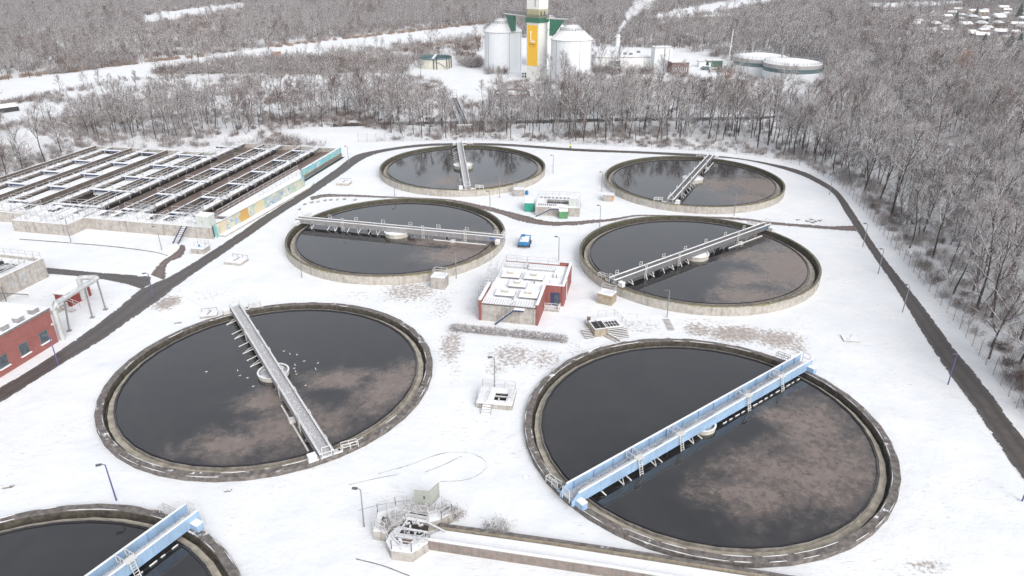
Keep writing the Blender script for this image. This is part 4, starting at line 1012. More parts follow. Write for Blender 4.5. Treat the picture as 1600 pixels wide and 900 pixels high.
# tyre tracks pressed in the snow
def track(pts, w, m, z):
    strip('tyre_track', [((x, y), (x+w*.2, y+w)) for x, y in pts], z, m, .05, .7)
M['faint'] = road_mat('faint_track', (.44, .42, .42), .37, 1.6)
for i, (pts, w) in enumerate((([(688, 752), (715, 751), (740, 745), (758, 733), (760, 722), (748, 712), (730, 706)], 1.4), ([(664, 737), (690, 727), (712, 716), (722, 712)], 1.6), ([(590, 740), (640, 726), (690, 708), (730, 706)], 1.3), ([(545, 757), (580, 749), (620, 741)], 1.3), ([(560, 797), (585, 790), (625, 783), (660, 775)], 1.3),
                              ([(556, 872), (600, 884), (640, 899)], 2.4), ([(30, 373), (110, 379), (180, 385), (240, 393), (262, 399)], 1.6), ([(980, 340), (960, 352), (925, 372), (905, 395)], 1.2))):
    track(pts, w, M['faint'] if i not in (5, 6) else M['brown_track'], .010+.0015*i)

# ------------------------------------------------------------------ ground
def blob_field(X, Y, blobs):
    out = np.zeros_like(X)
    for (px, py, rx, ry, amp) in blobs:
        cx, cy = gp(px, py); ax = abs(gp(px+rx, py)[0]-cx); ay = abs(gp(px, py-ry)[1]-cy)
        d = np.sqrt(((X-cx)/ax)**2+((Y-cy)/ay)**2); out = np.maximum(out, amp*np.clip((1.7-d)/1.3, 0, 1))
    return out
BARE = [(262, 473, 24, 14, 1.0), (300, 465, 40, 20, .5), (330, 462, 40, 14, .55), (640, 455, 60, 22, .8), (560, 462, 70, 14, .55), (690, 478, 26, 26, .65), (705, 540, 24, 34, .85), (712, 580, 14, 26, .6), (735, 480, 22, 30, .5),
        (800, 555, 50, 24, .8), (850, 560, 40, 22, .75), (775, 575, 25, 16, .75), (900, 545, 26, 20, .6), (985, 495, 45, 14, .55), (1000, 510, 50, 16, .65), (1090, 515, 30, 14, .9), (1150, 522, 60, 16, 1.0), (1215, 530, 50, 18, .95), (1245, 545, 22, 12, .8), (1100, 505, 60, 14, .6),
        (1450, 885, 44, 18, .75), (1385, 888, 30, 10, .4), (40, 775, 60, 22, .42), (1390, 535, 50, 10, .34), (925, 460, 16, 20, .4), (900, 410, 14, 34, .42), (700, 455, 40, 14, .5), (780, 800, 20, 8, .4), (890, 800, 24, 16, .34), (150, 487, 30, 10, .45), (210, 455, 20, 10, .5), (1500, 685, 14, 5, .45), (540, 870, 20, 4, .4)]
xs = np.concatenate([-np.geomspace(2600, 132, 26), np.arange(-130, 165, .55), np.geomspace(167, 2600, 26)])
ys = np.concatenate([np.linspace(-900, 18, 10), np.arange(20, 240, .55), np.geomspace(241, 3000, 60)])
GX, GY = np.meshgrid(xs, ys); nx, ny = len(xs), len(ys)
# treeless plant ground, water meadow and river band in ground coordinates
def poly_px(pts): return np.array([gp(x, y) for x, y in pts])
def inside(poly, X, Y):
    r = np.zeros(X.shape, bool); n = len(poly); j = n-1
    for i in range(n):
        xi, yi = poly[i]; xj, yj = poly[j]
        c = ((yi > Y) != (yj > Y)) & (X < (xj-xi)*(Y-yi)/(yj-yi+1e-12)+xi); r ^= c; j = i
    return r
FENCE = [(470, 222), (560, 222), (640, 220.5), (760, 219), (900, 225), (1000, 230), (1128, 238), (1200, 246), (1262, 262), (1312, 290), (1352, 332), (1392, 384), (1440, 442), (1500, 515), (1550, 584), (1600, 655), (1660, 745), (1740, 880)]
PLANT = np.array([gp(x, y) for x, y in FENCE]+[(70, 20), (0, -20), (-120, -20), (-140, 60), (-130, 126), (-106.5, 146), (-99.7, 172), (-70, 177), (-48, 181)])
CLEAR = [poly_px(p) for p in (
    [(-30, 150), (0, 128), (120, 112), (230, 97), (330, 86), (480, 66), (600, 52), (760, 38), (760, 58), (640, 70), (560, 80), (430, 92), (330, 101), (200, 122), (60, 150), (-30, 168)],       # frozen flood channel
    [(219, 29), (240, 21), (380, 5), (390, 10), (300, 27), (235, 38)],
    [(630, 108), (700, 104), (760, 108), (765, 150), (700, 160), (690, 128), (640, 118)],
    [(990, 34), (1060, 15), (1160, -3), (1230, -6), (1200, 6), (1090, 24), (1020, 33)], [(1340, 6), (1500, 2), (1510, 7), (1440, 13), (1360, 14)],
    [(300, 175), (330, 150), (420, 150), (400, 172)], [(400, 128), (480, 120), (560, 122), (560, 130), (430, 140)],
    [(1210, 22), (1400, 20), (1400, 24), (1210, 27)], [(1060, 28), (1180, 20), (1300, 30), (1300, 33), (1180, 25), (1060, 33)],
    [(0, 170), (40, 160), (110, 165), (80, 182), (0, 196)], [(420, 205), (560, 196), (640, 214), (560, 222), (480, 222)], [(1350, 128), (1385, 126), (1390, 168), (1356, 172)],
    [(920, 74), (1050, 76), (1110, 88), (1145, 97), (1150, 128), (1050, 116), (930, 112)], [(750, 108), (930, 112), (930, 60), (750, 60)])]
ALLOT = poly_px([(1410, 45), (1480, 18), (1640, 8), (1640, 62), (1560, 72), (1470, 62)])
inP = inside(PLANT, GX, GY)
lf = np.zeros_like(GX)
for i in range(ny):      # broad patchiness
    for j in range(0, nx):
        if 18 <= ys[i] <= 241 and -131 < xs[j] < 166: lf[i, j] = mnoise.noise((xs[j]*.07, ys[i]*.07, 2.0))
bare = blob_field(GX, GY, BARE)
bare = np.where(inP, np.maximum(bare*.92, .13+.13*lf), np.where(GY > 250, .55, .40)+.06*lf)
for c in CLEAR: bare = np.where(inside(c, GX, GY), .10, bare)
bare = np.where((~inP) & (GX < -60) & (GY > 120) & (GY < 190), .55, bare)
z = np.where(inP, 0, -.05*(1+np.sin(GX*.11)*np.cos(GY*.09)))
z = z-.035*np.clip(lf+.4, 0, 1)*0
gm_, nt, out = new_mat('snow_ground')
b = N(nt, 'ShaderNodeBsdfPrincipled'); nt.links.new(b.outputs[0], out.inputs[0])
pos = N(nt, 'ShaderNodeNewGeometry').outputs['Position']
at = N(nt, 'ShaderNodeAttribute'); at.attribute_name = 'bare'
n1 = noise_n(nt, 1.9, pos, 8, .76); n2 = noise_n(nt, .22, pos, 4)
ff = ramp(nt, math_n(nt, 'ADD', at.outputs['Fac'], math_n(nt, 'MULTIPLY', math_n(nt, 'SUBTRACT', n1, .5), 2.2)), .52, .86)
grass = mixc(nt, ramp(nt, noise_n(nt, 2.4, pos, 5), .3, .7), (.24, .185, .155), (.44, .37, .33))
snowc = mixc(nt, ramp(nt, n2, .3, .75), (.80, .82, .85), (.86, .87, .885))
# wind-combed stubble ticks
st1 = noise_n(nt, 1.0, mapping(nt, pos, (1.1, 4.2, 1), (0, 0, R(28))), 3, .6); gate = noise_n(nt, .11, pos, 3)
tick = math_n(nt, 'MULTIPLY', ramp(nt, st1, .58, .72), ramp(nt, gate, .46, .62))
snowc = mixc(nt, math_n(nt, 'MULTIPLY', tick, .65), snowc, (.36, .33, .31))
nt.links.new(mixc(nt, math_n(nt, 'MULTIPLY', ff, .85), snowc, grass), b.inputs['Base Color']); b.inputs['Roughness'].default_value = .85
bn = N(nt, 'ShaderNodeBump'); bn.inputs['Strength'].default_value = .8; bn.inputs['Distance'].default_value = .18
nt.links.new(math_n(nt, 'ADD', math_n(nt, 'ADD', noise_n(nt, .5, pos, 6, .6), math_n(nt, 'MULTIPLY', noise_n(nt, .09, pos, 3), 4.0)), math_n(nt, 'MULTIPLY', n1, .45)), bn.inputs['Height']); nt.links.new(bn.outputs[0], b.inputs['Normal'])
M['ground'] = gm_
cxg = (xs[:-1]+xs[1:])/2; cyg = (ys[:-1]+ys[1:])/2; CXg, CYg = np.meshgrid(cxg, cyg); hole = np.zeros(CXg.shape, bool)
for q_ in TANKS.values(): hole |= np.hypot(CXg-q_[0], CYg-q_[1]) < TR-.42
me = bpy.data.meshes.new('ground'); V_ = np.stack([GX, GY, z], -1).reshape(-1, 3)
idx = np.arange(nx*ny).reshape(ny, nx); F_ = np.stack([idx[:-1, :-1], idx[:-1, 1:], idx[1:, 1:], idx[1:, :-1]], -1)[~hole].reshape(-1, 4)
me.vertices.add(len(V_)); me.vertices.foreach_set('co', V_.ravel()); me.loops.add(F_.size); me.loops.foreach_set('vertex_index', F_.ravel())
me.polygons.add(len(F_)); me.polygons.foreach_set('loop_start', np.arange(0, F_.size, 4)); me.polygons.foreach_set('loop_total', np.full(len(F_), 4)); me.update(calc_edges=True)
a_ = me.attributes.new('bare', 'FLOAT', 'POINT'); a_.data.foreach_set('value', bare.ravel().astype(np.float32)); me.materials.append(gm_)
go = bpy.data.objects.new('ground', me); COL.objects.link(go); structure(go)

# ------------------------------------------------------------------ street lamps
def lamp_proto(m):
    t = thing('street_lamp', '', 'street lamp')
    MB().tube([(0, 0, -.1), (0, 0, 2.0), (0, 0, 4.05)], [.075, .065, .05], 8).build('pole', m, t)
    MB().tube([(0, 0, 4.0), (-.12, 0, 4.14), (-.3, 0, 4.17)], .04, 6).build('arm', m, t)
    MB().box(-.72, -.26, -.11, .11, 4.12, 4.24).build('lamp_head', M['lamp_head'], t)
    return t
LAMPS = [(182, 782, 1, 'slim violet lamp post on the snow between the lower left tank and the gull tank'), (569, 823, 0, 'grey lamp post beside the octagonal flow splitter'), (773, 607, 0, 'grey lamp post rising behind the low railed platform'),
    (1042, 496, 0, 'lamp post in front of the yellow-mossed tank wall by the timber steps'), (1481, 601, 1, 'violet lamp post at the right road edge, nearest in full view'), (241, 468, 1, 'violet lamp post at the road junction near the heating pipe'),
    (91, 570, 1, 'violet lamp post across the road from the red brick building'), (1410, 488, 0, 'roadside lamp post on the right lawn, second behind the violet one'), (1372, 428, 0, 'thin roadside lamp post right of the mossy tank, third along the road'),
    (1348, 386, 0, 'thin lamp post at the road near the end of the brown track'), (1296, 304, 0, 'lamp post on the inside of the road bend'), (617, 310, 0, 'lamp post between the furthest tank and the level-bridge tank, at their left'),
    (781, 309, 0, 'lamp post in front of the furthest tank near its right side'), (864, 271, 0, 'lamp post alone on the snow right of the furthest tank'), (766, 331, 0, 'lamp post beside the brown track at the right rear of the level-bridge tank'),
    (472, 434, 0, 'lamp post before the left front wall of the level-bridge tank'), (713, 435, 0, 'lamp post right of the pale chamber before the level-bridge tank'), (937, 355, 0, 'lamp post beside the brown track at the rear of the mossy tank'),
    (940, 299, 0, 'lamp post left of the back right tank, above the orange-panelled chamber'), (1147, 337, 0, 'lamp post before the front wall of the back right tank'), (873, 408, 0, 'lamp post rising behind the roof of the brick pump house'),
    (253, 391, 0, 'thin lamp post on the lawn before the concrete front wall of the channels'), (111, 378, 0, 'lamp post beside the projecting block of the channel basin'), (1597, 783, 1, 'blue lamp post at the right edge of the picture beside the road'), (545, 256, 0, 'far lamp post at the corner by the cyan painted wall')]
protos = [lamp_proto(M['lamp_grey']), lamp_proto(M['lamp_violet'])]; used = [False, False]
for i, (px, py, k, lab) in enumerate(LAMPS):
    o = protos[k] if not used[k] else copy_tree(protos[k]); used[k] = True
    X, Y = gp(px, py); o.location = (X, Y, 0); o.rotation_euler = (0, R(RNG.uniform(-.8, .8)), R(RNG.uniform(-25, 25)) if k == 0 else R(20))
    o['label'] = lab; o['group'] = 'lamp posts of the plant'

# ------------------------------------------------------------------ fence along the wood
FP = [Vector((*gp(x, y), 0)) for x, y in FENCE[1:-1]]
t = thing('wire_fence', 'long wire mesh fence with grey posts along the outer side of the perimeter road', 'fence', (FP[6].x, FP[6].y, 0))
O_ = Vector((FP[6].x, FP[6].y, 0))
dist = [0]
for a, b2 in zip(FP, FP[1:]): dist.append(dist[-1]+(b2-a).length)
npost = 98; PP = []
for i in range(npost):
    tt = dist[-1]*i/(npost-1); k = max(j for j in range(len(dist)) if dist[j] <= tt+1e-9); k = min(k, len(FP)-2)
    PP.append(FP[k].lerp(FP[k+1], (tt-dist[k])/(dist[k+1]-dist[k]))-O_)
post_mesh = None
for p in PP:
    if post_mesh is None:
        o = MB().tube([(0, 0, -.1), (0, 0, 2.0)], .045, 6).bar((0, 0, 1.98), (.22, .12, 2.3), .06).build('post', M['lamp_grey'], t); post_mesh = o
    else: o = post_mesh.copy(); COL.objects.link(o); o.parent = t
    o.location = p
wm = MB()
for a, b2 in zip(PP, PP[1:]):
    for zz in (.15, .6, 1.05, 1.5, 1.95): wm.bar(a+Vector((0, 0, zz)), b2+Vector((0, 0, zz)), .012)
    for q in np.linspace(0, 1, 9)[1:-1]:
        c = a.lerp(b2, float(q)); wm.bar(c+Vector((0, 0, .12)), c+Vector((0, 0, 1.95)), .010)
wm.build('wire_mesh', M['galv_mid'], t)

# ------------------------------------------------------------------ trees
def tubes_np(polys, k=3):
    V = []; F = []; o = 0
    ang = np.arange(k)*2*PI/k
    for P, r in polys:
        P = np.asarray(P); n = len(P); d = P[-1]-P[0]; d = d/(np.linalg.norm(d)+1e-9)
        a = np.cross(d, (0, 0, 1.0) if abs(d[2]) < .9 else (1.0, 0, 0)); a /= np.linalg.norm(a); b = np.cross(d, a)
        ringv = np.cos(ang)[:, None]*a+np.sin(ang)[:, None]*b
        V.append((P[:, None, :]+ringv[None]*np.asarray(r)[:, None, None]).reshape(-1, 3))
        i = np.arange(n-1)[:, None]*k; j = np.arange(k)[None]; j2 = (j+1) % k
        F.append(np.stack([i+j, i+j2, i+k+j2, i+k+j], -1).reshape(-1, 4)+o); o += n*k
    return np.concatenate(V), np.concatenate(F)
def np_mesh(name, V, F, mats, mi=None):
    me = bpy.data.meshes.new(name); me.vertices.add(len(V)); me.vertices.foreach_set('co', V.ravel().astype(np.float32))
    me.loops.add(F.size); me.loops.foreach_set('vertex_index', F.ravel().astype(np.int32)); me.polygons.add(len(F))
    me.polygons.foreach_set('loop_start', np.arange(0, F.size, 4, dtype=np.int32)); me.polygons.foreach_set('loop_total', np.full(len(F), 4, dtype=np.int32))
    if mi is not None: me.polygons.foreach_set('material_index', mi.astype(np.int32))
    me.update(calc_edges=True)
    for m in mats: me.materials.append(m)
    return me
def unit(v): return v/(np.linalg.norm(v)+1e-9)
def grow(rng, p, d, L, n, up, wob, r0, r1):
    P = [p]; d = unit(d)
    for i in range(n):
        d = unit(d+rng.normal(size=3)*wob+np.array((0, 0, up))); P.append(P[-1]+d*L/n)
    return np.array(P), np.linspace(r0, r1, n+1), d
def gen_tree(seed, h, spread, base, nl, elev0, elev1, stems=1, dens=1.0, lean=.03):
    rng = np.random.default_rng(seed); T1 = []; T2 = []
    for s in range(stems):
        d0 = np.array((rng.normal()*lean, rng.normal()*lean, 1.0))
        if stems > 1: a = 2*PI*s/stems+rng.uniform(-.4, .4); d0 = np.array((math.cos(a)*.42, math.sin(a)*.42, 1.0))
        tp, tr, _ = grow(rng, np.array((0, 0, -.15)), d0, h*.92, 9, .03, .05, h*.0125/math.sqrt(stems), .02)
        T1.append((tp, tr))
        for i in range(nl):
            u = base+(1-base)*((i+.5)/nl)**.9; k = u*9; k0 = min(int(k), 8); q = k-k0
            p = tp[k0]*(1-q)+tp[k0+1]*q; rr = tr[k0]*(1-q)+tr[k0+1]*q
            az = i*2.4+rng.uniform(-.4, .4); el = R(elev0+(elev1-elev0)*u+rng.uniform(-10, 10))
            LL = h*spread*(1.0-.62*max(0, (u-base)/(1-base)))*rng.uniform(.75, 1.15)/math.sqrt(stems)
            d = np.array((math.cos(az)*math.cos(el), math.sin(az)*math.cos(el), math.sin(el)))
            lp, lr, _ = grow(rng, p, d, LL, 5, .07, .12, max(.06, min(rr*.75, .15)), .034)
            T1.append((lp, lr))
            nb = int(7*dens)
            for j in range(nb):
                w = rng.uniform(.25, 1.0)*5; w0 = min(int(w), 4); bp = lp[w0]*(1-(w-w0))+lp[w0+1]*(w-w0)
                ld = unit(lp[w0+1]-lp[w0]); bd = unit(ld+rng.normal(size=3)*.55+np.array((0, 0, .2)))
                bL = LL*rng.uniform(.28, .5)
                bq, brr, _ = grow(rng, bp, bd, bL, 3, .06, .14, .042, .018); bsn = len(T2); (T1 if j % 2 else T2).append((bq, brr))
                for m in range(int(5*dens)):
                    w = rng.uniform(.15, 1.0)*3; w0 = min(int(w), 2); cp = bq[w0]*(1-(w-w0))+bq[w0+1]*(w-w0)
                    cd = unit(unit(bq[w0+1]-bq[w0])+rng.normal(size=3)*.6+np.array((0, 0, .15)))
                    cL = rng.uniform(.55, 1.15)*min(1.3, h*.09)
                    cq, cr, _ = grow(rng, cp, cd, cL, 2, .05, .12, .0125, .008); T2.append((cq, cr))
                    for z_ in range(2):
                        w = rng.uniform(.2, 1.0); ep = cq[1] if w > .6 else (cq[0]+cq[1])/2
                        ed = unit(unit(cq[2]-cq[0])+rng.normal(size=3)*.6); eL = rng.uniform(.3, .65)
                        T2.append((np.array((ep, ep+ed*eL)), np.array((.009, .006))))
    return T1, T2
SPECS = [  # h, spread, base, limbs, elev0, elev1, stems, dens
    (14.0, .38, .36, 14, 18, 58, 1, 1.0), (15.0, .34, .42, 14, 22, 62, 1, 1.0), (12.5, .42, .30, 14, 15, 55, 1, 1.0), (11.0, .17, .45, 9, 35, 65, 1, .7), (11.5, .46, .25, 15, 15, 52, 1, 1.1), (14.0, .36, .34, 15, 20, 60, 1, 1.0),
    (9.0, .40, .20, 9, 30, 60, 2, 1.0), (7.0, .44, .16, 8, 30, 60, 3, .9)]
PROTO = []
pcol = bpy.data.collections.new('woodland_kinds')
for i, sp in enumerate(SPECS):
    h, spd, base, nl, e0, e1, st_, dn = sp
    T1, T2 = gen_tree(100+i, h, spd, base, nl, e0, e1, st_, dn)
    V1, F1 = tubes_np(T1, 5); V2, F2 = tubes_np(T2, 3)
    m1 = np_mesh('trunk', V1, F1, [M['bark']]); m2 = np_mesh('crown', V2, F2, [M['twig']])
    mj = np_mesh('whole_tree', np.concatenate([V1, V2]), np.concatenate([F1, F2+len(V1)]), [M['bark'], M['twig']], np.concatenate([np.zeros(len(F1)), np.ones(len(F2))]))
    ob = bpy.data.objects.new('woodland_kind_%s' % 'abcdefgh'[i], mj); pcol.objects.link(ob)
    PROTO.append((m1, m2, h))
def add_tree(k, x, y, s, rz, name, label, group=None, crown=None):
    m1, m2, h = PROTO[k]
    t = thing(name, label, 'tree', (x, y, -.02), rz, group); t.scale = (s, s, s)
    for nm, me in (('trunk', m1), ('crown', m2)):
        o = bpy.data.objects.new(nm, me); COL.objects.link(o); o.parent = t
        if nm == 'crown' and crown:
            o.data = me.copy(); o.data.materials.clear(); o.data.materials.append(crown)
    return t
SPECIAL = [(96, 238, 4, .95, 'spreading snow-laden tree just behind the left corner of the channel basin', None), (302, 112, 5, 1.0, 'taller of two slender trees standing together above the frozen channel on the left', None), (312, 111, 1, .92, 'shorter right-hand partner of the two slender trees above the frozen channel', None),
    (499, 102, 4, .85, 'dark round-crowned tree on the snow bank below the frozen channel', None), (521, 97, 6, .8, 'smaller round bush-like tree right of the dark round-crowned tree', None), (598, 82, 2, .55, 'small lone sapling at the edge of the frozen channel', None), (545, 185, 2, .95, 'pale frosted broad tree in the middle of the thicket left of the pipe bridge', None),
    (1490, 143, 4, 1.15, 'rust-orange crowned tree in the wood at the far right', 'twig_orange'), (1130, 190, 0, 1.0, 'reddish brown crowned tree in front of the white digesters', 'twig_orange'), (1270, 90, 6, 1.3, 'forked tree with bold snowy boughs right of the white digesters', None), (1545, 560, 2, 1.0, 'snow-covered tree just behind the fence at the right, nearest the violet lamp', None)]
taken = []
for px, py, k, s, lab, cr in SPECIAL:
    X, Y = gp(px, py); taken.append((X, Y)); add_tree(k, X, Y, s, px*.1, 'bare_tree', lab, None, M[cr] if cr else None)
# scatter in ground coordinates
def dens_at(X, Y):
    d = np.where(Y < 230, np.where((X > .3*Y) & (Y < 150), 1/9.0, 1/12.0), np.where(Y < 330, 1/17.0, 1/24.0)); return d
n_try = 60000
TX = []
YMAX = 860
rng = np.random.default_rng(21)
yy = rng.uniform(55, YMAX, n_try*3); xx = rng.uniform(-1, 1, n_try*3)*(.78*YMAX+60)
ok = (np.abs(xx) < .76*yy+45)
area = (YMAX-55)*2*(.78*YMAX+60)/(n_try*3)
keep = rng.random(n_try*3) < dens_at(xx, yy)*area
ok &= keep & ~inside(PLANT, xx, yy) & ~inside(ALLOT, xx, yy)
for c in CLEAR: ok &= ~inside(c, xx, yy)
# open scrub on the left flank, thinner clumps
left_scrub = (xx < -20) & (yy > 170) & (yy < 262) | (xx < -60) & (yy < 180)
thin = np.array([mnoise.noise((x*.025, y*.02, 7.0)) for x, y in zip(xx[ok], yy[ok])])
xx, yy = xx[ok], yy[ok]; left_scrub = left_scrub[ok]
k2 = np.where(left_scrub, (thin > -.22) & (rng.random(len(xx)) < .85), (thin > -.42) | (rng.random(len(xx)) < .4))
xx, yy = xx[k2], yy[k2]
# keep off the fence, the basin, buildings
def near_line(x, y, P, d):
    r = np.zeros(len(x), bool)
    for a, b2 in zip(P, P[1:]):
        ax, ay, bx, by = a.x, a.y, b2.x, b2.y; L2 = (bx-ax)**2+(by-ay)**2
        q = np.clip(((x-ax)*(bx-ax)+(y-ay)*(by-ay))/L2, 0, 1); r |= np.hypot(x-ax-q*(bx-ax), y-ay-q*(by-ay)) < d
    return r
BLD = [(gp(786, 122), 12), (gp(892, 115), 12), (gp(840, 112), 16), (gp(1240, 120), 16), (gp(1190, 113), 14), (gp(677, 105), 16), (gp(965, 100), 24), (gp(1036, 100), 14), (gp(1062, 112), 10), (gp(1120, 105), 16), (gp(800, 150), 7), (gp(712, 190), 4)]
bad = near_line(xx, yy, FP, 2.6) | ((xx < 60) & (yy > 165) & (yy < 186) & (xx > -110))
for (bx, by), r_ in BLD: bad |= np.hypot(xx-bx, yy-by) < r_
bad |= (xx > -108) & (xx < -36) & (yy > 110) & (yy < 178)
xx, yy = xx[~bad], yy[~bad]
# clearings stay open: no tree tall enough to close the view over them
def px_of(X, Y, Z):
    d = Y*_c-(Z-CAM_H)*_s; return 800+FOC*X/d, 450-FOC*(Y*_s+(Z-CAM_H)*_c)/d
VIEW = [([(-30, 152), (0, 130), (120, 114), (230, 99), (330, 88), (480, 68), (600, 54), (760, 40), (760, 56), (640, 68), (560, 78), (430, 90), (330, 100), (200, 118), (60, 140), (-30, 158)], .93, 1e9),
        ([(219, 29), (240, 21), (380, 5), (390, 10), (300, 27), (235, 38)], .9, 1e9), ([(990, 32), (1060, 15), (1160, -3), (1230, -6), (1200, 6), (1090, 22), (1020, 31)], .9, 1e9), ([(1340, 6), (1500, 2), (1510, 7), (1440, 13), (1360, 14)], .9, 1e9),
        ([(1143, 66), (1290, 66), (1288, 130), (1220, 128), (1143, 122)], .98, 300), ([(925, 48), (1143, 60), (1143, 112), (1080, 116), (925, 104)], .95, 320), ([(755, 20), (925, 25), (925, 106), (870, 108), (850, 118), (755, 118)], .95, 300), ([(640, 84), (755, 84), (755, 128), (690, 128), (640, 112)], .95, 300),
        ([(1415, 20), (1640, 8), (1640, 62), (1480, 64)], .9, 1e9)]
kd = np.ones(len(xx), bool)
for poly, pr, ymax in VIEW:
    poly = np.array(poly, float); hit = np.zeros(len(xx), bool)
    for zz in (3.0, 6.0, 9.0, 12.5):
        u_, v_ = px_of(xx, yy, zz); hit |= inside(poly, u_, v_)
    kd &= ~(hit & (yy < ymax) & (rng.random(len(xx)) < pr))
xx, yy = xx[kd], yy[kd]
# spacing
order = np.argsort(yy); cell = {}; sel = []
for i in order:
    md = 1.9 if yy[i] < 250 else 3.0
    c = (int(xx[i]//4), int(yy[i]//4)); okk = True
    for a in (-1, 0, 1):
        for b2 in (-1, 0, 1):
            for q in cell.get((c[0]+a, c[1]+b2), ()):
                if (xx[q]-xx[i])**2+(yy[q]-yy[i])**2 < md*md: okk = False
    if okk: cell.setdefault(c, []).append(i); sel.append(i)
xx, yy = xx[sel], yy[sel]; n = len(xx)
kind = rng.choice(8, n, p=[.16, .14, .14, .20, .11, .13, .07, .05]); scl = rng.uniform(.68, 1.15, n)
scl *= np.where(xx < 15, .80, 1.0)*np.where((yy > 230) & (xx < 120), .86, 1.0)
rot = rng.uniform(0, 2*PI, n)
fromcam = np.hypot(xx, yy); infr = (np.abs(xx) < .70*yy+1)
rank = np.argsort(np.where(infr, fromcam, 1e9))[:286]
ind = np.zeros(n, bool); ind[rank] = True
for i in np.where(ind)[0]:
    if xx[i] > 0.55*yy[i]-20 and yy[i] < 150: g, lab = 'bare trees of the wood right of the fence', 'bare snow-dusted tree in the dense wood right of the perimeter fence'
    elif xx[i] > 0: g, lab = 'bare trees of the wood behind the back tanks', 'bare twiggy tree in the belt of wood behind the two back tanks'
    else: g, lab = 'bare trees of the thicket beyond the basin', 'bare tree of the scrubby thicket beyond the channel basin and the furthest tank'
    add_tree(int(kind[i]), xx[i], yy[i], scl[i], rot[i], 'bare_tree', lab, g)
def scatter_nodes(name, coll):
    ng = bpy.data.node_groups.new(name, 'GeometryNodeTree')
    ng.interface.new_socket('Geometry', in_out='INPUT', socket_type='NodeSocketGeometry'); ng.interface.new_socket('Geometry', in_out='OUTPUT', socket_type='NodeSocketGeometry')
    a = ng.nodes.new('NodeGroupInput'); z_ = ng.nodes.new('NodeGroupOutput')
    ip = ng.nodes.new('GeometryNodeInstanceOnPoints'); ci = ng.nodes.new('GeometryNodeCollectionInfo')
    ci.inputs['Collection'].default_value = coll; ci.inputs['Separate Children'].default_value = True; ci.inputs['Reset Children'].default_value = True
    def attr(nm, ty):
        q = ng.nodes.new('GeometryNodeInputNamedAttribute'); q.data_type = ty; q.inputs['Name'].default_value = nm
        return [s for s in q.outputs if s.enabled and s.name == 'Attribute'][0]
    ng.links.new(a.outputs[0], ip.inputs['Points']); ng.links.new(ci.outputs[0], ip.inputs['Instance']); ip.inputs['Pick Instance'].default_value = True
    ng.links.new(attr('kind_no', 'INT'), ip.inputs['Instance Index'])
    cx = ng.nodes.new('ShaderNodeCombineXYZ'); ng.links.new(attr('turn', 'FLOAT'), cx.inputs[2]); ng.links.new(cx.outputs[0], ip.inputs['Rotation'])
    cs_ = ng.nodes.new('ShaderNodeCombineXYZ')
    for q in range(3): ng.links.new(attr('size', 'FLOAT'), cs_.inputs[q])
    ng.links.new(cs_.outputs[0], ip.inputs['Scale']); ng.links.new(ip.outputs[0], z_.inputs[0])
    return ng
def scatter(name, pts, kinds, turns, sizes, coll, label, cat):
    me = bpy.data.meshes.new(name); me.from_pydata([tuple(p) for p in pts], [], []); me.update()
    for nm, ty, va in (('kind_no', 'INT', kinds), ('turn', 'FLOAT', turns), ('size', 'FLOAT', sizes)):
        at = me.attributes.new(nm, ty, 'POINT'); at.data.foreach_set('value', np.asarray(va, dtype=np.int32 if ty == 'INT' else np.float32))
    o = bpy.data.objects.new(name, me); COL.objects.link(o); md = o.modifiers.new('scatter', 'NODES'); md.node_group = scatter_nodes(name, coll)
    return stuff(o, label, cat)
r_ = ~ind
scatter('woodland', np.stack([xx[r_], yy[r_], np.full(r_.sum(), -.05)], -1), kind[r_], rot[r_], scl[r_], pcol, 'far bare winter woodland stretching behind the plant to the top of the picture', 'woodland')
# undergrowth
scol = bpy.data.collections.new('undergrowth_kinds')
for i in range(4):
    g = np.random.default_rng(300+i); polys = []
    hh_ = (1.3, 1.9, 1.1, 2.4)[i]
    for s in range((26, 20, 34, 18)[i]):
        a = g.uniform(0, 2*PI); el = R(g.uniform(35, 85)); d = np.array((math.cos(a)*math.cos(el), math.sin(a)*math.cos(el), math.sin(el)))
        p, r2, _ = grow(g, np.array((g.normal()*.35, g.normal()*.35, -.05)), d, hh_*g.uniform(.6, 1.1), 3, .0, .15, .018, .009); polys.append((p, r2))
        for q in range(9):
            w = g.uniform(.25, 1)*3; w0 = min(int(w), 2); c = p[w0]*(1-(w-w0))+p[w0+1]*(w-w0)
            e = unit(unit(p[w0+1]-p[w0])+g.normal(size=3)*.7); l_ = g.uniform(.25, .6)
            polys.append((np.array((c, c+e*l_*.5, c+e*l_+np.array((0, 0, .04)))), np.array((.011, .009, .006))))
    Vv, Ff = tubes_np(polys, 3); ob = bpy.data.objects.new('undergrowth_kind_%s' % 'abcd'[i], np_mesh('shrub', Vv, Ff, [M['scrub']])); scol.objects.link(ob)
ux = np.concatenate([rng.uniform(-190, 210, 60000), rng.uniform(-600, 600, 60000)]); uy = np.concatenate([rng.uniform(60, 330, 60000), rng.uniform(300, 800, 60000)])
um = (np.abs(ux) < .76*uy+25) & ~inside(PLANT, ux, uy) & ~near_line(ux, uy, FP, 1.2)
for c in CLEAR: um &= ~inside(c, ux, uy)
for (bx, by), q in BLD: um &= np.hypot(ux-bx, uy-by) > q*.9
um &= ~((ux > -108) & (ux < -36) & (uy > 110) & (uy < 178))
nv = np.zeros(len(ux)); nv[um] = [mnoise.noise((a*.045, b2*.045, 4.0)) for a, b2 in zip(ux[um], uy[um])]
leftish = (ux < 20) & (uy < 250)
edge_b = near_line(ux, uy, FP[:8], 7.0) | (near_line(ux, uy, FP[7:], 9.0) & (rng.random(len(ux)) < .8))
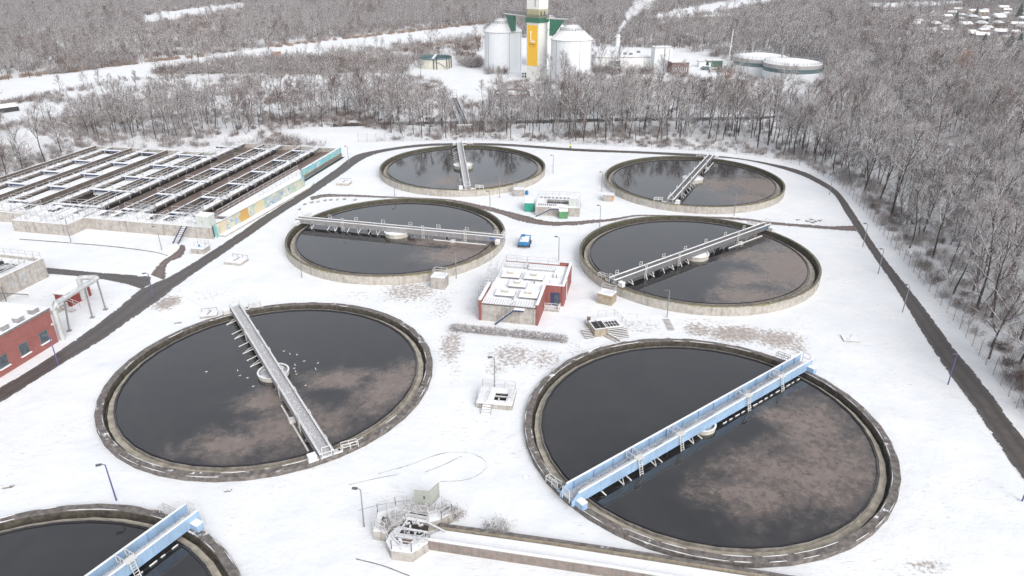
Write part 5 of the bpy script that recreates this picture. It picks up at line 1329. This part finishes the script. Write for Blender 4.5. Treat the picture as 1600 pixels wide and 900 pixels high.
um &= (rng.random(len(ux)) < np.where(edge_b, .75, np.where(leftish, np.clip(.36+nv*1.2, 0, 1), np.clip(.20+nv*.5+.25*(uy > 300), 0, .6))))
ux, uy = ux[um], uy[um]
scatter('undergrowth', np.stack([ux, uy, np.full(len(ux), -.08)], -1), rng.integers(0, 4, len(ux)), rng.uniform(0, 6.28, len(ux)), rng.uniform(.6, 1.25, len(ux))*np.where(near_line(ux, uy, FP[:8], 7.0), .7, 1)*np.where(uy > 300, 2.2, 1), scol, 'snow-dusted brown scrub and brambles under the trees', 'undergrowth')
# reeds along the frozen channel
rcol = bpy.data.collections.new('reed_kinds')
g = np.random.default_rng(77); polys = []
for s in range(140):
    p = np.array((g.uniform(-1.6, 1.6), g.uniform(-1.0, 1.0), 0)); q = p+np.array((g.normal()*.15, g.normal()*.15, g.uniform(.8, 1.5))); polys.append((np.array((p, q)), np.array((.02, .008))))
Vv, Ff = tubes_np(polys, 3); rcol.objects.link(bpy.data.objects.new('reed_tuft', np_mesh('reed', Vv, Ff, [M['reed']])))
rp = []
for a, b2, wdt in (((-30, 128), (230, 97), 5), ((230, 97), (330, 86), 4), ((400, 76), (760, 36), 5), ((600, 82), (760, 60), 4), ((240, 37), (330, 25), 4), ((100, 190), (240, 186), 5), ((430, 118), (520, 112), 6), ((420, 160), (500, 150), 6), ((1060, 30), (1180, 26), 3)):
    A_, B_ = gp(*a), gp(*b2); Ln = math.hypot(B_[0]-A_[0], B_[1]-A_[1])
    for i in range(int(Ln/1.3)):
        q = g.random(); rp.append((A_[0]+(B_[0]-A_[0])*q+g.normal()*1.0, A_[1]+(B_[1]-A_[1])*q+g.normal()*wdt*.5, -.05))
scatter('reeds', np.array(rp), np.zeros(len(rp), int), g.uniform(0, 6.28, len(rp)), g.uniform(.7, 1.2, len(rp)), rcol, 'dry brown reeds fringing the frozen channel', 'reeds')

# conifers
def conifer_mesh(seed, h):
    g = np.random.default_rng(seed); polys = []
    for i in range(46):
        u = (i+.5)/46; z0 = h*(.08+.9*u); L_ = h*.24*(1-u)**.8+.15
        for k in range(7):
            a = g.uniform(0, 2*PI); d = np.array((math.cos(a), math.sin(a), -.25)); p = np.array((0, 0, z0))
            q = p+d*L_*g.uniform(.7, 1.1); mid = (p+q)/2+np.array((0, 0, .1*L_)); polys.append((np.array((p, mid, q)), np.array((.05, .16, .03))*h/10))
            for m in range(5):
                w = g.uniform(.3, 1); c = p+(q-p)*w; e = unit(np.array((d[0]+g.normal()*.8, d[1]+g.normal()*.8, -.35))); polys.append((np.array((c, c+e*L_*.35)), np.array((.09, .02))*h/10))
    return tubes_np(polys, 4)
for i, (px, py, h, lab) in enumerate(((1491, 42, 10, 'dark conifer at the left end of the far allotment cabins'), (1523, 30, 9, 'dark conifer among the far allotment cabins'), (1590, 32, 13, 'large dark conifer at the upper right corner'), (1539, 43, 6, 'small conifer below the middle of the allotment cabins'), (1440, 82, 7, 'broad dark conifer alone in the wood right of the digesters'), (1573, 88, 11, 'left of the pair of dark pointed conifers near the right edge'), (1586, 92, 12, 'right of the pair of dark pointed conifers near the right edge'), (1534, 78, 8, 'frosted conifer left of the pointed pair'))):
    X, Y = gp(px, py); t = thing('conifer', lab, 'tree', (X, Y, 0), i, 'conifers far behind on the right')
    Vv, Ff = conifer_mesh(i, h); o = bpy.data.objects.new('crown', np_mesh('crown', Vv, Ff, [M['needle']])); COL.objects.link(o); o.parent = t
    MB().tube([(0, 0, -.1), (0, 0, h*.97)], [h*.02, .02], 6).build('trunk', M['bark'], t)

# ------------------------------------------------------------------ silos and tower
def silo(px, Y, label, zt=15.7, r=7.7):
    dpt = Y*_c+(CAM_H-zt/2)*_s; X = (px-800)/FOC*dpt
    t = thing('silo', label, 'silo', (X, Y, 0), 0, 'white sludge silos')
    sm = MB().lathe([(r, -.1), (r, zt)], 48).build('shell', M['silo'], t, True)
    sj = MB()
    for a in (-70, -140, -20, 40): sj.bar((r*1.002*math.cos(R(a)), r*1.002*math.sin(R(a)), 0), (r*1.002*math.cos(R(a)), r*1.002*math.sin(R(a)), zt), .12)
    sj.build('seam', M['galv_dark'], sm)
    rf = MB().lathe([(r+.25, zt-.25), (r+.25, zt), (2.2, zt+4.6), (0.01, zt+5.0)], 36).build('roof', M['silo_roof'], t)
    rb = MB()
    for k in range(24):
        a = 2*PI*k/24; c, s = math.cos(a), math.sin(a); rb.bar((c*r, s*r, zt+.22), (c*2.4, s*2.4, zt+4.75), .16)
    rb.build('roof_rib', M['galv'], rf)
    rl = MB()
    for k in range(24):
        a0, a1 = 2*PI*k/24, 2*PI*(k+1)/24
        rr = 4.4; zz = zt+2.9
        rl.rail([(rr*math.cos(a0), rr*math.sin(a0), zz), (rr*math.cos(a1), rr*math.sin(a1), zz)], 1.0, 2, .05, 2)
    rl.build('roof_railing', M['galv_dark'], rf)
    MB().tube([(0, 0, zt+4.5), (0, 0, zt+6.2)], .6, 10).build('head_cap', M['galv_mid'], rf)
    return X
sxl = silo(786, 310, 'white silo with conical snowy roof left of the yellow bannered tower'); sxr = silo(892, 281, 'nearest and widest white silo right of the yellow bannered tower')
sxm = silo(854, 326, 'white silo mostly hidden behind the yellow bannered tower')
TW = Frame((839-800)/FOC*(288*_c+32*_s), 288, R(-39))
t = thing('silo_tower', 'tall square white tower with a yellow banner and green gallery between the silos', 'tower', TW)
w = 2.85
MB().box(-w, w, -w, w, -.1, 20.9).build('shaft', M['tower'], t)
MB().box(-w-.35, w+.35, -w-.35, w+.35, 20.91, 22.6).build('gallery', M['silo_green'], t)
MB().rail([(-w-.3, -w-.3, 22.6), (w+.3, -w-.3, 22.6), (w+.3, w+.3, 22.6)], 1.1, 1, .05, 2).build('railing', M['galv_dark'], t)
MB().box(-w, w, -w, w, 22.61, 25.6).build('olive_storey', M['olive'], t)
MB().box(w+.003, w+.05, -1.9, -.9, 23.2, 24.9).box(w+.003, w+.05, .1, 1.0, 23.2, 24.9).build('window', M['glass'], t)
MB().box(-w-.02, w+.02, -w-.02, w+.02, 25.61, 35).build('head_house', M['tower'], t)
MB().box(.9, 1.2, -w-.06, -w-.022, 26.5, 34).build('slot_window', M['glass'], t)
bn_ = MB().box(-w+.35, w-.45, -w-.06, -w-.003, 5.2, 20.0).build('banner', M['yellow'], t)
lm = MB(); P = [(-.75, 17.6), (-.75, 14.9), (-.62, 14.45), (-.3, 14.2), (.85, 14.2)]
for a, b2 in zip(P, P[1:]):
    lm.bar((a[0], -w-.072, a[1]), (b2[0], -w-.072, b2[1]), .02, .62)
for a in P: lm.tube([(a[0], -w-.062, a[1]), (a[0], -w-.084, a[1])], .31, 14)
lm.build('logo', M['white'], bn_)
def text(body, size, x, z, m):
    cu = bpy.data.curves.new('lettering', 'FONT'); cu.body = body; cu.size = size; cu.align_x = 'CENTER'; cu.extrude = .01; cu.resolution_u = 2
    tmp = bpy.data.objects.new('lettering', cu); dg = bpy.context.evaluated_depsgraph_get()
    COL.objects.link(tmp); dg = bpy.context.evaluated_depsgraph_get(); me = bpy.data.meshes.new_from_object(tmp.evaluated_get(dg)); bpy.data.objects.remove(tmp)
    o = bpy.data.objects.new('lettering', me); COL.objects.link(o); me.materials.clear(); me.materials.append(m); o.parent = bn_
    o.location = (x, -w-.075, z); o.rotation_euler = (PI/2, 0, 0); return o
text('leipziger', 1.05, -.05, 12.9, M['ink']); text('wasserwerke', .55, .15, 12.1, M['orange_ink'])
# gantries from the tower to the silo heads
def gantry(x, y, label):
    c = (TW.x, TW.y); a = math.atan2(y-c[1], x-c[0]); L = math.hypot(x-c[0], y-c[1]); fr = Frame(c[0], c[1], a, 0)
    t = thing('conveyor_gantry', label, 'gantry', fr, group='gantries to the silo heads'); s0 = 4.2
    MB().box(s0, L, -.8, .8, 22.2, 22.5).build('deck', M['roof_snow'], t)
    MB().rail([(s0, -.75, 22.5), (L, -.75, 22.5)], 1.1, 1.5, .05, 2).rail([(s0, .75, 22.5), (L, .75, 22.5)], 1.1, 1.5, .05, 2).build('railing', M['galv_dark'], t)
    m_ = MB().add([(L-9.0, -.7, 22.19), (L-3.2, -.7, 22.19), (L-7.6, -.7, 16.3), (L-9.0, -.7, 16.3), (L-9.0, .7, 22.19), (L-3.2, .7, 22.19), (L-7.6, .7, 16.3), (L-9.0, .7, 16.3)], [(0, 1, 2, 3), (7, 6, 5, 4), (0, 4, 5, 1), (1, 5, 6, 2), (2, 6, 7, 3), (3, 7, 4, 0)])
    m_.build('chute_housing', M['silo_green'], t); MB().box(L-1.0, L+1.0, -1, 1, 21.6, 23.0).build('head_box', M['galv_mid'], t)
gantry(sxl, 310, 'green gantry with snowy deck running left from the tower to its silo'); gantry(sxr, 281, 'green gantry running right from the tower to the nearest silo'); gantry(sxm, 326, 'short green gantry behind the tower to the hidden silo')
X, Y = gp(823, 122); t = thing('gas_bottle_rack', 'small rack of dark round openings at the foot of the tower', 'rack', (X, Y, 0))
MB().box(-2, 2, 0, 1, 0, 2.2).build('rack_wall', M['white'], t)
r_ = MB()
for i in range(4):
    for j in range(2): r_.tube([(-1.5+i, -.02, .65+j), (-1.5+i, -.1, .65+j)], .38, 12)
r_.build('round_opening', M['black_steel'], t)

# digesters
def digester(px, Y, label, r=10.8):
    dpt = Y*_c+40*_s; X = (px-800)/FOC*dpt; t = thing('digester', label, 'tank', (X, Y, 0), 0, 'low white digesters')
    so = MB().lathe([(r, -.1), (r, 4.9)], 56).build('wall', M['silo'], t, True)
    MB().lathe([(r+.02, 3.2), (r+.04, 3.2), (r+.04, 4.7), (r+.02, 4.7)], 56).build('band', M['teal_band'], so, True)
    ro = MB().lathe([(r+.05, 4.9), (r+.25, 4.95), (r+.25, 6.1), (r-.3, 6.3), (r*.5, 7.1), (.01, 7.5)], 56).build('roof', M['roof_snow'], t, True)
    rl = MB()
    for k in range(40):
        a0, a1 = 2*PI*k/40, 2*PI*(k+1)/40; q = r-.1; rl.rail([(q*math.cos(a0), q*math.sin(a0), 6.2), (q*math.cos(a1), q*math.sin(a1), 6.2)], .9, 2, .04, 2)
    rl.build('railing', M['galv'], ro)
    MB().tube([(-1.0, r-1, 6), (-1.0, r-1, 11)], .35, 8).build('vent_stack', M['galv_mid'], ro)
digester(1189, 306, 'further white flat digester with a teal band, partly hidden by its twin'); digester(1238, 289, 'nearer white flat digester with a teal band at the edge of the wood')
# round open tank on legs
X, Y = gp(677, 109); r = 7.2
t = thing('round_tank', 'small round cream tank with dark open top and columns on the snowy clearing', 'tank', (X, Y+r, 0))
MB().lathe([(r, -.1), (r, 3.9)], 40).build('wall', mat('cream_panel', (.56, .55, .48), streak=.2), t, True)
MB().lathe([(r+.15, 3.9), (r+.15, 4.4), (r-.2, 4.4), (r-.25, 3.2)], 40).build('rim', M['teal_band'], t)
MB().disc(r-.25, 3.5, 40).build('inner_surface', mat('teal_water', (.02, .07, .09), rough=.3), t)
for a in (-88, -78, -40, -28, -10):
    MB().bar((r*1.02*math.cos(R(a)), r*1.02*math.sin(R(a)), 0), (r*1.02*math.cos(R(a)), r*1.02*math.sin(R(a)), 4.3), .32).build('column', M['black_steel'], t)
MB().bar((.5, -r-.2, 4.0), (r-.5, -r*.6-1.5, .2), .7, .15).build('stair', M['galv_mid'], t); MB().box(-.6, .6, -r-.3, r, 4.41, 4.55).build('bridge', M['galv'], t)
# boiler house and its neighbours
def building(label, px, py, w, d, h, ang, m, roof='roof_snow', extra=None, name='utility_building', cat='building'):
    X, Y = gp(px, py); fr = Frame(X, Y, R(ang)); t = thing(name, label, cat, fr)
    MB().box(0, w, 0, d, -.1, h).build('wall', M[m] if isinstance(m, str) else m, t); MB().box(-.2, w+.2, -.2, d+.2, h+.002, h+.3).build('roof', M[roof], t)
    if extra: extra(t)
    return t
def bex(t):
    MB().box(-.05, -.003, 1, 12, 1.0, 1.8).build('window_band', M['glass'], t)
    MB().box(6.2, 10.4, -.06, -.003, 1.4, 3.7).build('window', M['glass'], t)
    for x, y in ((14, 8), (16.2, 6.5), (21, 13)): MB().cbox(x, y, 5.3, 1.3, 1.3, .8).build('roof_light', M['galv_dark'], t)
    MB().box(.1, 4, -.06, -.003, 0, 1.6).build('brick_base', M['red_sheet'], t)
building('low white boiler house with snowy roof and a dark window right of the silos', 930, 110, 23, 16, 5.0, 4, 'white', 'roof_snow', bex)
X, Y = gp(963, 101); t = thing('chimney', 'white steaming chimney behind the boiler house window', 'chimney', (X, Y, 0))
MB().lathe([(1.0, -.1), (.9, 6), (.85, 12.6), (.6, 12.6), (.6, 12)], 24).build('flue', M['silo'], t, True); MB().lathe([(1.5, 11.6), (1.5, 11.75), (.9, 11.75)], 20).build('collar', M['galv'], t)
CHX, CHY = X, Y
def wex(t):
    for x in (.2, 4.0, 7.0): MB().tube([(x, .3, 9.5), (x, .3, 11)], .08, 6).build('roof_pole', M['galv_mid'], t)
    MB().box(3.9, 4.3, -.08, -.003, 0, 9).box(6.0, 6.2, -.08, -.003, 0, 9).build('down_pipe', M['galv_dark'], t)
building('tall windowless white storage tower right of the boiler house', 1021, 112, 7.3, 5.5, 9.3, 6, 'silo', 'roof_snow', wex)
def brx(t):
    for i in range(7): MB().box(.8+i*.85, 1.2+i*.85, -.05, -.003, .9, 2.6).build('window', M['white_steel'], t)
building('dark red-brown shed with a row of pale slits beside the white storage tower', 1049, 116, 7.0, 6, 4.4, 6, 'brown_wall', 'roof_snow', brx)
building('green flat-roofed container hut behind the pits near the mast', 1105, 105, 6.6, 4, 2.5, 4, 'silo_green', 'roof_snow', lambda t: MB().box(.6, 1.6, -.05, -.003, 0, 2).build('door', M['white_steel'], t))
building('small white hut left of the green container hut', 1092, 105, 3.0, 3, 2.2, 4, 'white')
building('low flat snow-roofed wall block at the rim of the wood below the mast', 1128, 131, 9, 4, 1.6, -6, 'brown_wall')
X, Y = gp(1110, 113); t = thing('open_basin', 'dark rectangular open basin before the digesters', 'basin', (X, Y, 0), R(-8))
MB().box(0, 10, 0, .4, 0, .8).box(0, 10, 6, 6.4, 0, .8).box(0, .4, .41, 5.99, 0, .79).box(9.6, 10, .41, 5.99, 0, .79).build('curb', M['concrete_snow'], t); MB().box(.41, 9.59, .41, 5.99, -.05, .3).build('basin_water', M['dark_pit'], t)
X, Y = gp(1137, 104); t = thing('flag_mast', 'thin white mast rising left of the digesters', 'mast', (X, Y, 0)); MB().tube([(0, 0, -.1), (.5, 0, 15.2)], [.28, .12], 8).build('pole', M['white'], t); MB().cbox(0, 0, 0, 1, 1, .3).build('footing', M['concrete'], t)
for px, py, sx, c, lab in ((912, 113, 4.2, 'black_steel', 'dark snow-topped car between the nearest silo and the boiler house'), (1103, 109, 4.0, 'teal_band', 'dark car parked beside the open basin')):
    X, Y = gp(px, py); t = thing('parked_car', lab, 'car', (X, Y, 0), .1)
    P = [(-2.1, .35), (2.1, .35), (2.1, .8), (1.2, .95), (.7, 1.45), (-1.2, 1.48), (-1.9, .95), (-2.1, .85)]
    n_ = len(P); MB().add([(x, -.85, z_) for x, z_ in P]+[(x, .85, z_) for x, z_ in P], [tuple(range(n_)), tuple(range(n_, 2*n_))[::-1]]+[(i, n_+i, n_+(i+1) % n_, (i+1) % n_) for i in range(n_)]).build('body', M[c], t)
    MB().box(-1.2, .7, -.8, .8, 1.485, 1.6).build('roof_snow', M['white_snow'], t)
    for x in (-1.3, 1.3):
        for y in (-.86, .86): MB().tube([(x, y-.1, .32), (x, y+.1, .32)], .32, 12).build('wheel', M['rubber'], t)
# ivy covered round basin in the wood
X, Y = gp(800, 155); t = thing('round_basin', 'old round basin ring with brown overgrown rim among the trees before the silos', 'basin', (X, Y+5.5, 0))
MB().lathe([(6.2, -.1), (6.2, 1.5), (5.6, 1.5), (5.6, .9)], 40).build('ring_wall', mat('overgrown_ring', (.16, .09, .08), var=.4, scale=2, snow=.15), t); MB().disc(5.6, .95, 40).build('snow_fill', M['white_snow'], t)
# pipe bridge over the ditch
a, b2 = gp(726, 203), gp(708, 160); fr = Frame(a[0], a[1], math.atan2(b2[1]-a[1], b2[0]-a[0])); L = math.hypot(b2[0]-a[0], b2[1]-a[1])
t = thing('pipe_bridge', 'snow-covered pipe bridge with two pipes and railings crossing the ditch in the wood', 'bridge', fr)
MB().box(0, L, -1.4, -1.1, 1.0, 1.7).box(0, L, 1.1, 1.4, 1.0, 1.7).box(-1.5, 0, -2.2, 2.2, -.1, 1.6).box(L, L+1.5, -1.6, 1.6, -.1, 1.5).build('beam', M['roof_snow'], t)
MB().tube([(0, -.45, 1.3), (L, -.45, 1.3)], .3, 10).tube([(0, .45, 1.3), (L, .45, 1.3)], .3, 10).build('pipe', M['galv_mid'], t, True)
MB().rail([(0, -1.25, 1.7), (L, -1.25, 1.7)], 1.1, 2, .05, 2).rail([(0, 1.25, 1.7), (L, 1.25, 1.7)], 1.1, 2, .05, 2).rail([(L+.2, -1.2, 1.5), (L+.2, 1.2, 1.5)], 2.6, 1.2, .06, 3).build('railing', M['galv'], t)
q = np.random.default_rng(3)
# allotment cabins
cabs = []
for i in range(420):
    px, py = q.uniform(1415, 1630), q.uniform(14, 66)
    X, Y = gp(px, py)
    if not inside(ALLOT, np.array([X]), np.array([Y]))[0] or any(math.hypot(X-a_[0], Y-a_[1]) < 12 for a_ in cabs): continue
    cabs.append((X, Y))
    if len(cabs) >= 46: break
cab_cols = [mat('cabin_paint_%s' % n_, c) for n_, c in (('brown', (.24, .16, .11)), ('grey', (.3, .3, .3)), ('ochre', (.42, .30, .14)), ('dark', (.10, .09, .09)))]
cabp = []
for c in range(4):
    t = thing('garden_cabin', 'small snow-roofed garden cabin on the far allotments at the upper right', 'cabin', (0, 0, 0), 0, 'garden cabins of the allotments')
    MB().box(-2.6, 2.6, -1.9, 1.9, -.1, 2.3).build('wall', cab_cols[c], t)
    MB().add([(-3, -2.3, 2.3), (3, -2.3, 2.3), (3, 2.3, 2.3), (-3, 2.3, 2.3), (-3, 0, 3.6), (3, 0, 3.6)], [(0, 1, 5, 4), (2, 3, 4, 5), (0, 4, 3), (1, 2, 5), (3, 2, 1, 0)]).build('roof', M['white_snow'], t)
    MB().box(-1.6, -.4, -1.95, -1.903, .9, 1.9).box(.8, 1.7, -1.95, -1.903, 0, 2.0).build('window', M['glass'], t); cabp.append(t)
for i, (X, Y) in enumerate(cabs):
    o = cabp[i] if i < 4 else copy_tree(cabp[i % 4]); o.location = (X, Y, 0); o.rotation_euler = (0, 0, q.choice([0, .2, -.3, 1.5])+q.normal()*.1); s = q.uniform(.8, 1.25); o.scale = (s, s, s)
# jetty hut by the frozen channel
building('little rust-brown hut on the bank of the frozen channel', 424, 88, 4, 3, 2.0, 5, mat('rust_hut', (.30, .15, .10)), name='boat_hut', cat='hut')
X, Y = gp(8, 176); t = thing('greenhouse', 'snowy dark-framed glass roof at the far left edge before the thicket', 'greenhouse', (X, Y, 0), R(50))
MB().box(-3, 4, 0, 2.6, 0, 1.4).build('frame', M['black_steel'], t); MB().box(-2.9, 3.9, .1, 2.5, 1.402, 1.405).build('bench', M['dark_pit'], t); MB().add([(-3, -.2, 1.41), (4, -.2, 1.41), (4, 2.8, 2.2), (-3, 2.8, 2.2)], [(0, 1, 2, 3)]).build('roof', M['roof_snow'], t)

# ------------------------------------------------------------------ small plants and stuff on the lawns
rng2 = np.random.default_rng(9)
for px, py, n_, sp_, hh_, lab in ((777, 826, 900, .55, .5, 'small dark snow-dusted bush on the snow beside the discharge channel'), (865, 822, 0, 0, 0, ''), (707, 805, 700, .5, .6, 'bare snowy bush at the right end of the splitter railing')):
    if not n_: continue
    X, Y = gp(px, py); t = thing('bush', lab, 'bush', (X, Y, 0))
    twig_cloud(n_, lambda r: (r.normal()*sp_, r.normal()*sp_*.7, abs(r.normal())*hh_*.5), rng2, .2, .5, .014).build('foliage', M['scrub'], t)
    st = MB()
    for k in range(7): a = k*.9; st.tube([(0, 0, -.05), (math.cos(a)*sp_*.7, math.sin(a)*sp_*.5, hh_*.9)], [.025, .01], 5)
    st.build('stem', M['bark'], t)

# ------------------------------------------------------------------ gulls
def gull_proto():
    t = thing('gull', 'small white gull resting on the brown water of the tank with the pale slanting bridge', 'gull', (0, 0, 0), 0, 'gulls on the water')
    prof = [(.002, -.26), (.03, -.22), (.085, -.1), (.1, .02), (.085, .12), (.05, .18), (.05, .22), (.045, .26), (.02, .30), (.004, .34)]
    b = MB(); n_ = 10; vs = []; fs = []
    for i, (r, y) in enumerate(prof):
        lift = .0 if y < .14 else (y-.14)*.9
        for k in range(n_): a = 2*PI*k/n_; vs.append((y, r*math.cos(a), .07+lift+r*.8*math.sin(a)))
    for i in range(len(prof)-1):
        for k in range(n_): fs.append((i*n_+k, i*n_+(k+1) % n_, (i+1)*n_+(k+1) % n_, (i+1)*n_+k))
    b.add(vs, fs); b.build('body', M['gull'], t, True)
    for s in (-1, 1): MB().add([(.12, s*.085, .12), (-.1, s*.11, .13), (-.34, s*.03, .1), (-.1, s*.03, .165), (.1, s*.03, .16)], [(0, 1, 2, 3, 4)]).build('wing', M['gull_grey'], t)
    return t
gp0 = gull_proto()
for i, (a, b2) in enumerate(((540, 368), (678, 365), (688, 385), (880, 278), (908, 292), (938, 293), (968, 322), (1020, 357), (1030, 330), (925, 353), (932, 368), (936, 379), (745, 432), (930, 340), (975, 428), (720, 395))):
    o = gp0 if i == 0 else copy_tree(gp0)
    X, Y = gp(130+a/2.807, 450+b2/2.807, .22); o.location = (X, Y, .21); o.rotation_euler = (0, 0, i*2.1); o.scale = (.65, .65, .65)

# ------------------------------------------------------------------ person in hi-vis on the road
def skinned(name, verts, edges, radii, m, parent):
    me = bpy.data.meshes.new(name); me.from_pydata(verts, edges, []); me.update()
    o = bpy.data.objects.new(name, me); COL.objects.link(o); o.parent = parent
    sk = o.modifiers.new('skin', 'SKIN'); o.modifiers.new('sub', 'SUBSURF').levels = 1; o.modifiers['sub'].render_levels = 2
    for v, r in zip(me.skin_vertices[0].data, radii): v.radius = r if isinstance(r, tuple) else (r, r)
    me.skin_vertices[0].data[0].use_root = True; me.materials.append(m); return o
X, Y = gp(891, 234.5); t = thing('person', 'person in a yellow hi-vis jacket and dark trousers standing on the far perimeter road', 'person', (X, Y, .02), .3)
skinned('body', [(0, 0, .95), (0, 0, 1.2), (0, 0, 1.42), (0, 0, 1.52), (0, -.02, 1.66), (0, 0, 1.76), (.1, 0, .88), (.11, -.02, .48), (.11, .02, .08), (.11, -.14, .04), (-.1, 0, .88), (-.12, .06, .48), (-.12, .1, .08), (-.12, -.06, .04),
     (.2, 0, 1.4), (.26, .03, 1.12), (.25, -.06, .88), (.25, -.1, .78), (-.2, 0, 1.4), (-.26, .03, 1.12), (-.25, -.06, .88), (-.25, -.1, .78)],
    [(0, 1), (1, 2), (2, 3), (3, 4), (4, 5), (0, 6), (6, 7), (7, 8), (8, 9), (0, 10), (10, 11), (11, 12), (12, 13), (2, 14), (14, 15), (15, 16), (16, 17), (2, 18), (18, 19), (19, 20), (20, 21)],
    [(.15, .11), (.14, .1), (.15, .1), .055, .095, .07, .085, .06, .045, .04, .085, .06, .045, .04, .06, .045, .035, .035, .06, .045, .035, .035], M['skin'], t)
skinned('jacket', [(0, 0, .85), (0, 0, 1.15), (0, 0, 1.42), (.21, 0, 1.4), (.27, .03, 1.12), (.255, -.06, .9), (-.21, 0, 1.4), (-.27, .03, 1.12), (-.255, -.06, .9)], [(0, 1), (1, 2), (2, 3), (3, 4), (4, 5), (2, 6), (6, 7), (7, 8)], [(.19, .14), (.18, .13), (.18, .12), .075, .06, .05, .075, .06, .05], M['hivis'], t)
skinned('trousers', [(0, 0, .92), (.1, 0, .86), (.11, -.02, .48), (.11, .02, .1), (-.1, 0, .86), (-.12, .06, .48), (-.12, .1, .1)], [(0, 1), (1, 2), (2, 3), (0, 4), (4, 5), (5, 6)], [(.17, .13), .1, .075, .065, .1, .075, .065], M['trousers'], t)
MB().lathe([(.1, 1.70), (.108, 1.76), (.09, 1.82), (.05, 1.86), (.005, 1.87)], 14).build('cap', M['trousers'], t, True)

# ------------------------------------------------------------------ steam plume
sm_, nt, out = new_mat('steam')
df = N(nt, 'ShaderNodeBsdfDiffuse'); df.inputs[0].default_value = (.95, .95, .96, 1); tl = N(nt, 'ShaderNodeBsdfTranslucent'); tl.inputs[0].default_value = (.95, .95, .96, 1)
tp = N(nt, 'ShaderNodeBsdfTransparent'); mx = N(nt, 'ShaderNodeMixShader'); mx.inputs[0].default_value = .5; nt.links.new(df.outputs[0], mx.inputs[1]); nt.links.new(tl.outputs[0], mx.inputs[2])
m2 = N(nt, 'ShaderNodeMixShader'); nn = noise_n(nt, .55, N(nt, 'ShaderNodeNewGeometry').outputs['Position'], 5, .65)
nt.links.new(math_n(nt, 'MULTIPLY', ramp(nt, nn, .36, .62), .22), m2.inputs[0]); nt.links.new(tp.outputs[0], m2.inputs[1]); nt.links.new(mx.outputs[0], m2.inputs[2]); nt.links.new(m2.outputs[0], out.inputs[0])
pf = MB(); sr = np.random.default_rng(14)
for i in range(150):
    q_ = sr.random()**.8; w_ = .45+3.0*q_**.9
    c = np.array((q_*17*(.35+.65*q_), 0, 17.5*q_**.92))+sr.normal(size=3)*w_*np.array((.42, .42, .38)); r_q = w_*sr.uniform(.3, .62)*(1.25-.35*q_)
    prof = [(r_q*math.sin(PI*k/7)+.001, c[2]+r_q*math.cos(PI*k/7)*-1) for k in range(8)]
    pf.lathe(prof, 10, c[0], c[1])
so = pf.build('steam_plume', sm_, None, True); so.location = (CHX, CHY, 12.7); stuff(so, 'white steam plume drifting right from the boiler chimney', 'steam')

# ------------------------------------------------------------------ haze
hm, nt, out = new_mat('haze_air'); vol = N(nt, 'ShaderNodeVolumePrincipled'); nt.links.new(vol.outputs[0], out.inputs['Volume'])
vol.inputs['Color'].default_value = (.93, .95, 1, 1); vol.inputs['Density'].default_value = .00018; vol.inputs['Anisotropy'].default_value = .0
hm.cycles.volume_sampling = 'DISTANCE'; hm.cycles.homogeneous_volume = True
hz = MB().box(-2700, 2700, -1000, 3100, -1.3, 47.5).build('haze', hm); stuff(hz, 'thin pale winter haze over the whole plant and wood', 'haze')

# ------------------------------------------------------------------ sky, sun, camera
wd = bpy.data.worlds.new('World'); scene.world = wd; wd.use_nodes = True; nt = wd.node_tree; nt.nodes.clear()
out = nt.nodes.new('ShaderNodeOutputWorld'); bg = nt.nodes.new('ShaderNodeBackground'); sky = nt.nodes.new('ShaderNodeTexSky')
sky.sky_type = 'NISHITA'; sky.sun_disc = False; sky.sun_elevation = R(38); sky.sun_rotation = R(150); sky.air_density = 1.0; sky.dust_density = 3.0; sky.ozone_density = 1.0
hs = nt.nodes.new('ShaderNodeHueSaturation'); hs.inputs['Saturation'].default_value = .24; hs.inputs['Value'].default_value = 1.0
nt.links.new(sky.outputs[0], hs.inputs['Color']); nt.links.new(hs.outputs[0], bg.inputs[0]); bg.inputs[1].default_value = .15; nt.links.new(bg.outputs[0], out.inputs[0])
sd = bpy.data.lights.new('sun', 'SUN'); sd.energy = .55; sd.angle = R(30); sd.color = (1, .97, .93)
so = bpy.data.objects.new('sun', sd); COL.objects.link(so)
# light comes from sun_rotation 150 deg (clockwise from +Y), elevation 38 deg
az = R(150); dirv = Vector((math.sin(az)*math.cos(R(38)), math.cos(az)*math.cos(R(38)), math.sin(R(38))))
so.rotation_euler = dirv.to_track_quat('Z', 'Y').to_euler()
cd = bpy.data.cameras.new('camera'); cd.sensor_width = 36; cd.lens = FOC/1600*36; cd.clip_end = 6000; cd.clip_start = .5
co = bpy.data.objects.new('camera', cd); COL.objects.link(co); co.location = (0, 0, CAM_H); co.rotation_euler = (PI/2-PITCH, 0, 0); scene.camera = co
scene.view_settings.view_transform = 'Standard'; scene.view_settings.look = 'None'; scene.view_settings.exposure = 0.60; scene.view_settings.gamma = 1; scene.view_settings.use_curve_mapping = False
scene.cycles.use_denoising = True; scene.cycles.denoising_prefilter = 'NONE'; scene.cycles.denoising_input_passes = 'RGB_ALBEDO_NORMAL'; scene.cycles.use_adaptive_sampling = False; scene.cycles.max_bounces = 6; scene.cycles.transparent_max_bounces = 48; scene.cycles.volume_bounces = 0; scene.cycles.volume_step_rate = 1.0
print('trees', n, 'shrubs', len(ux))
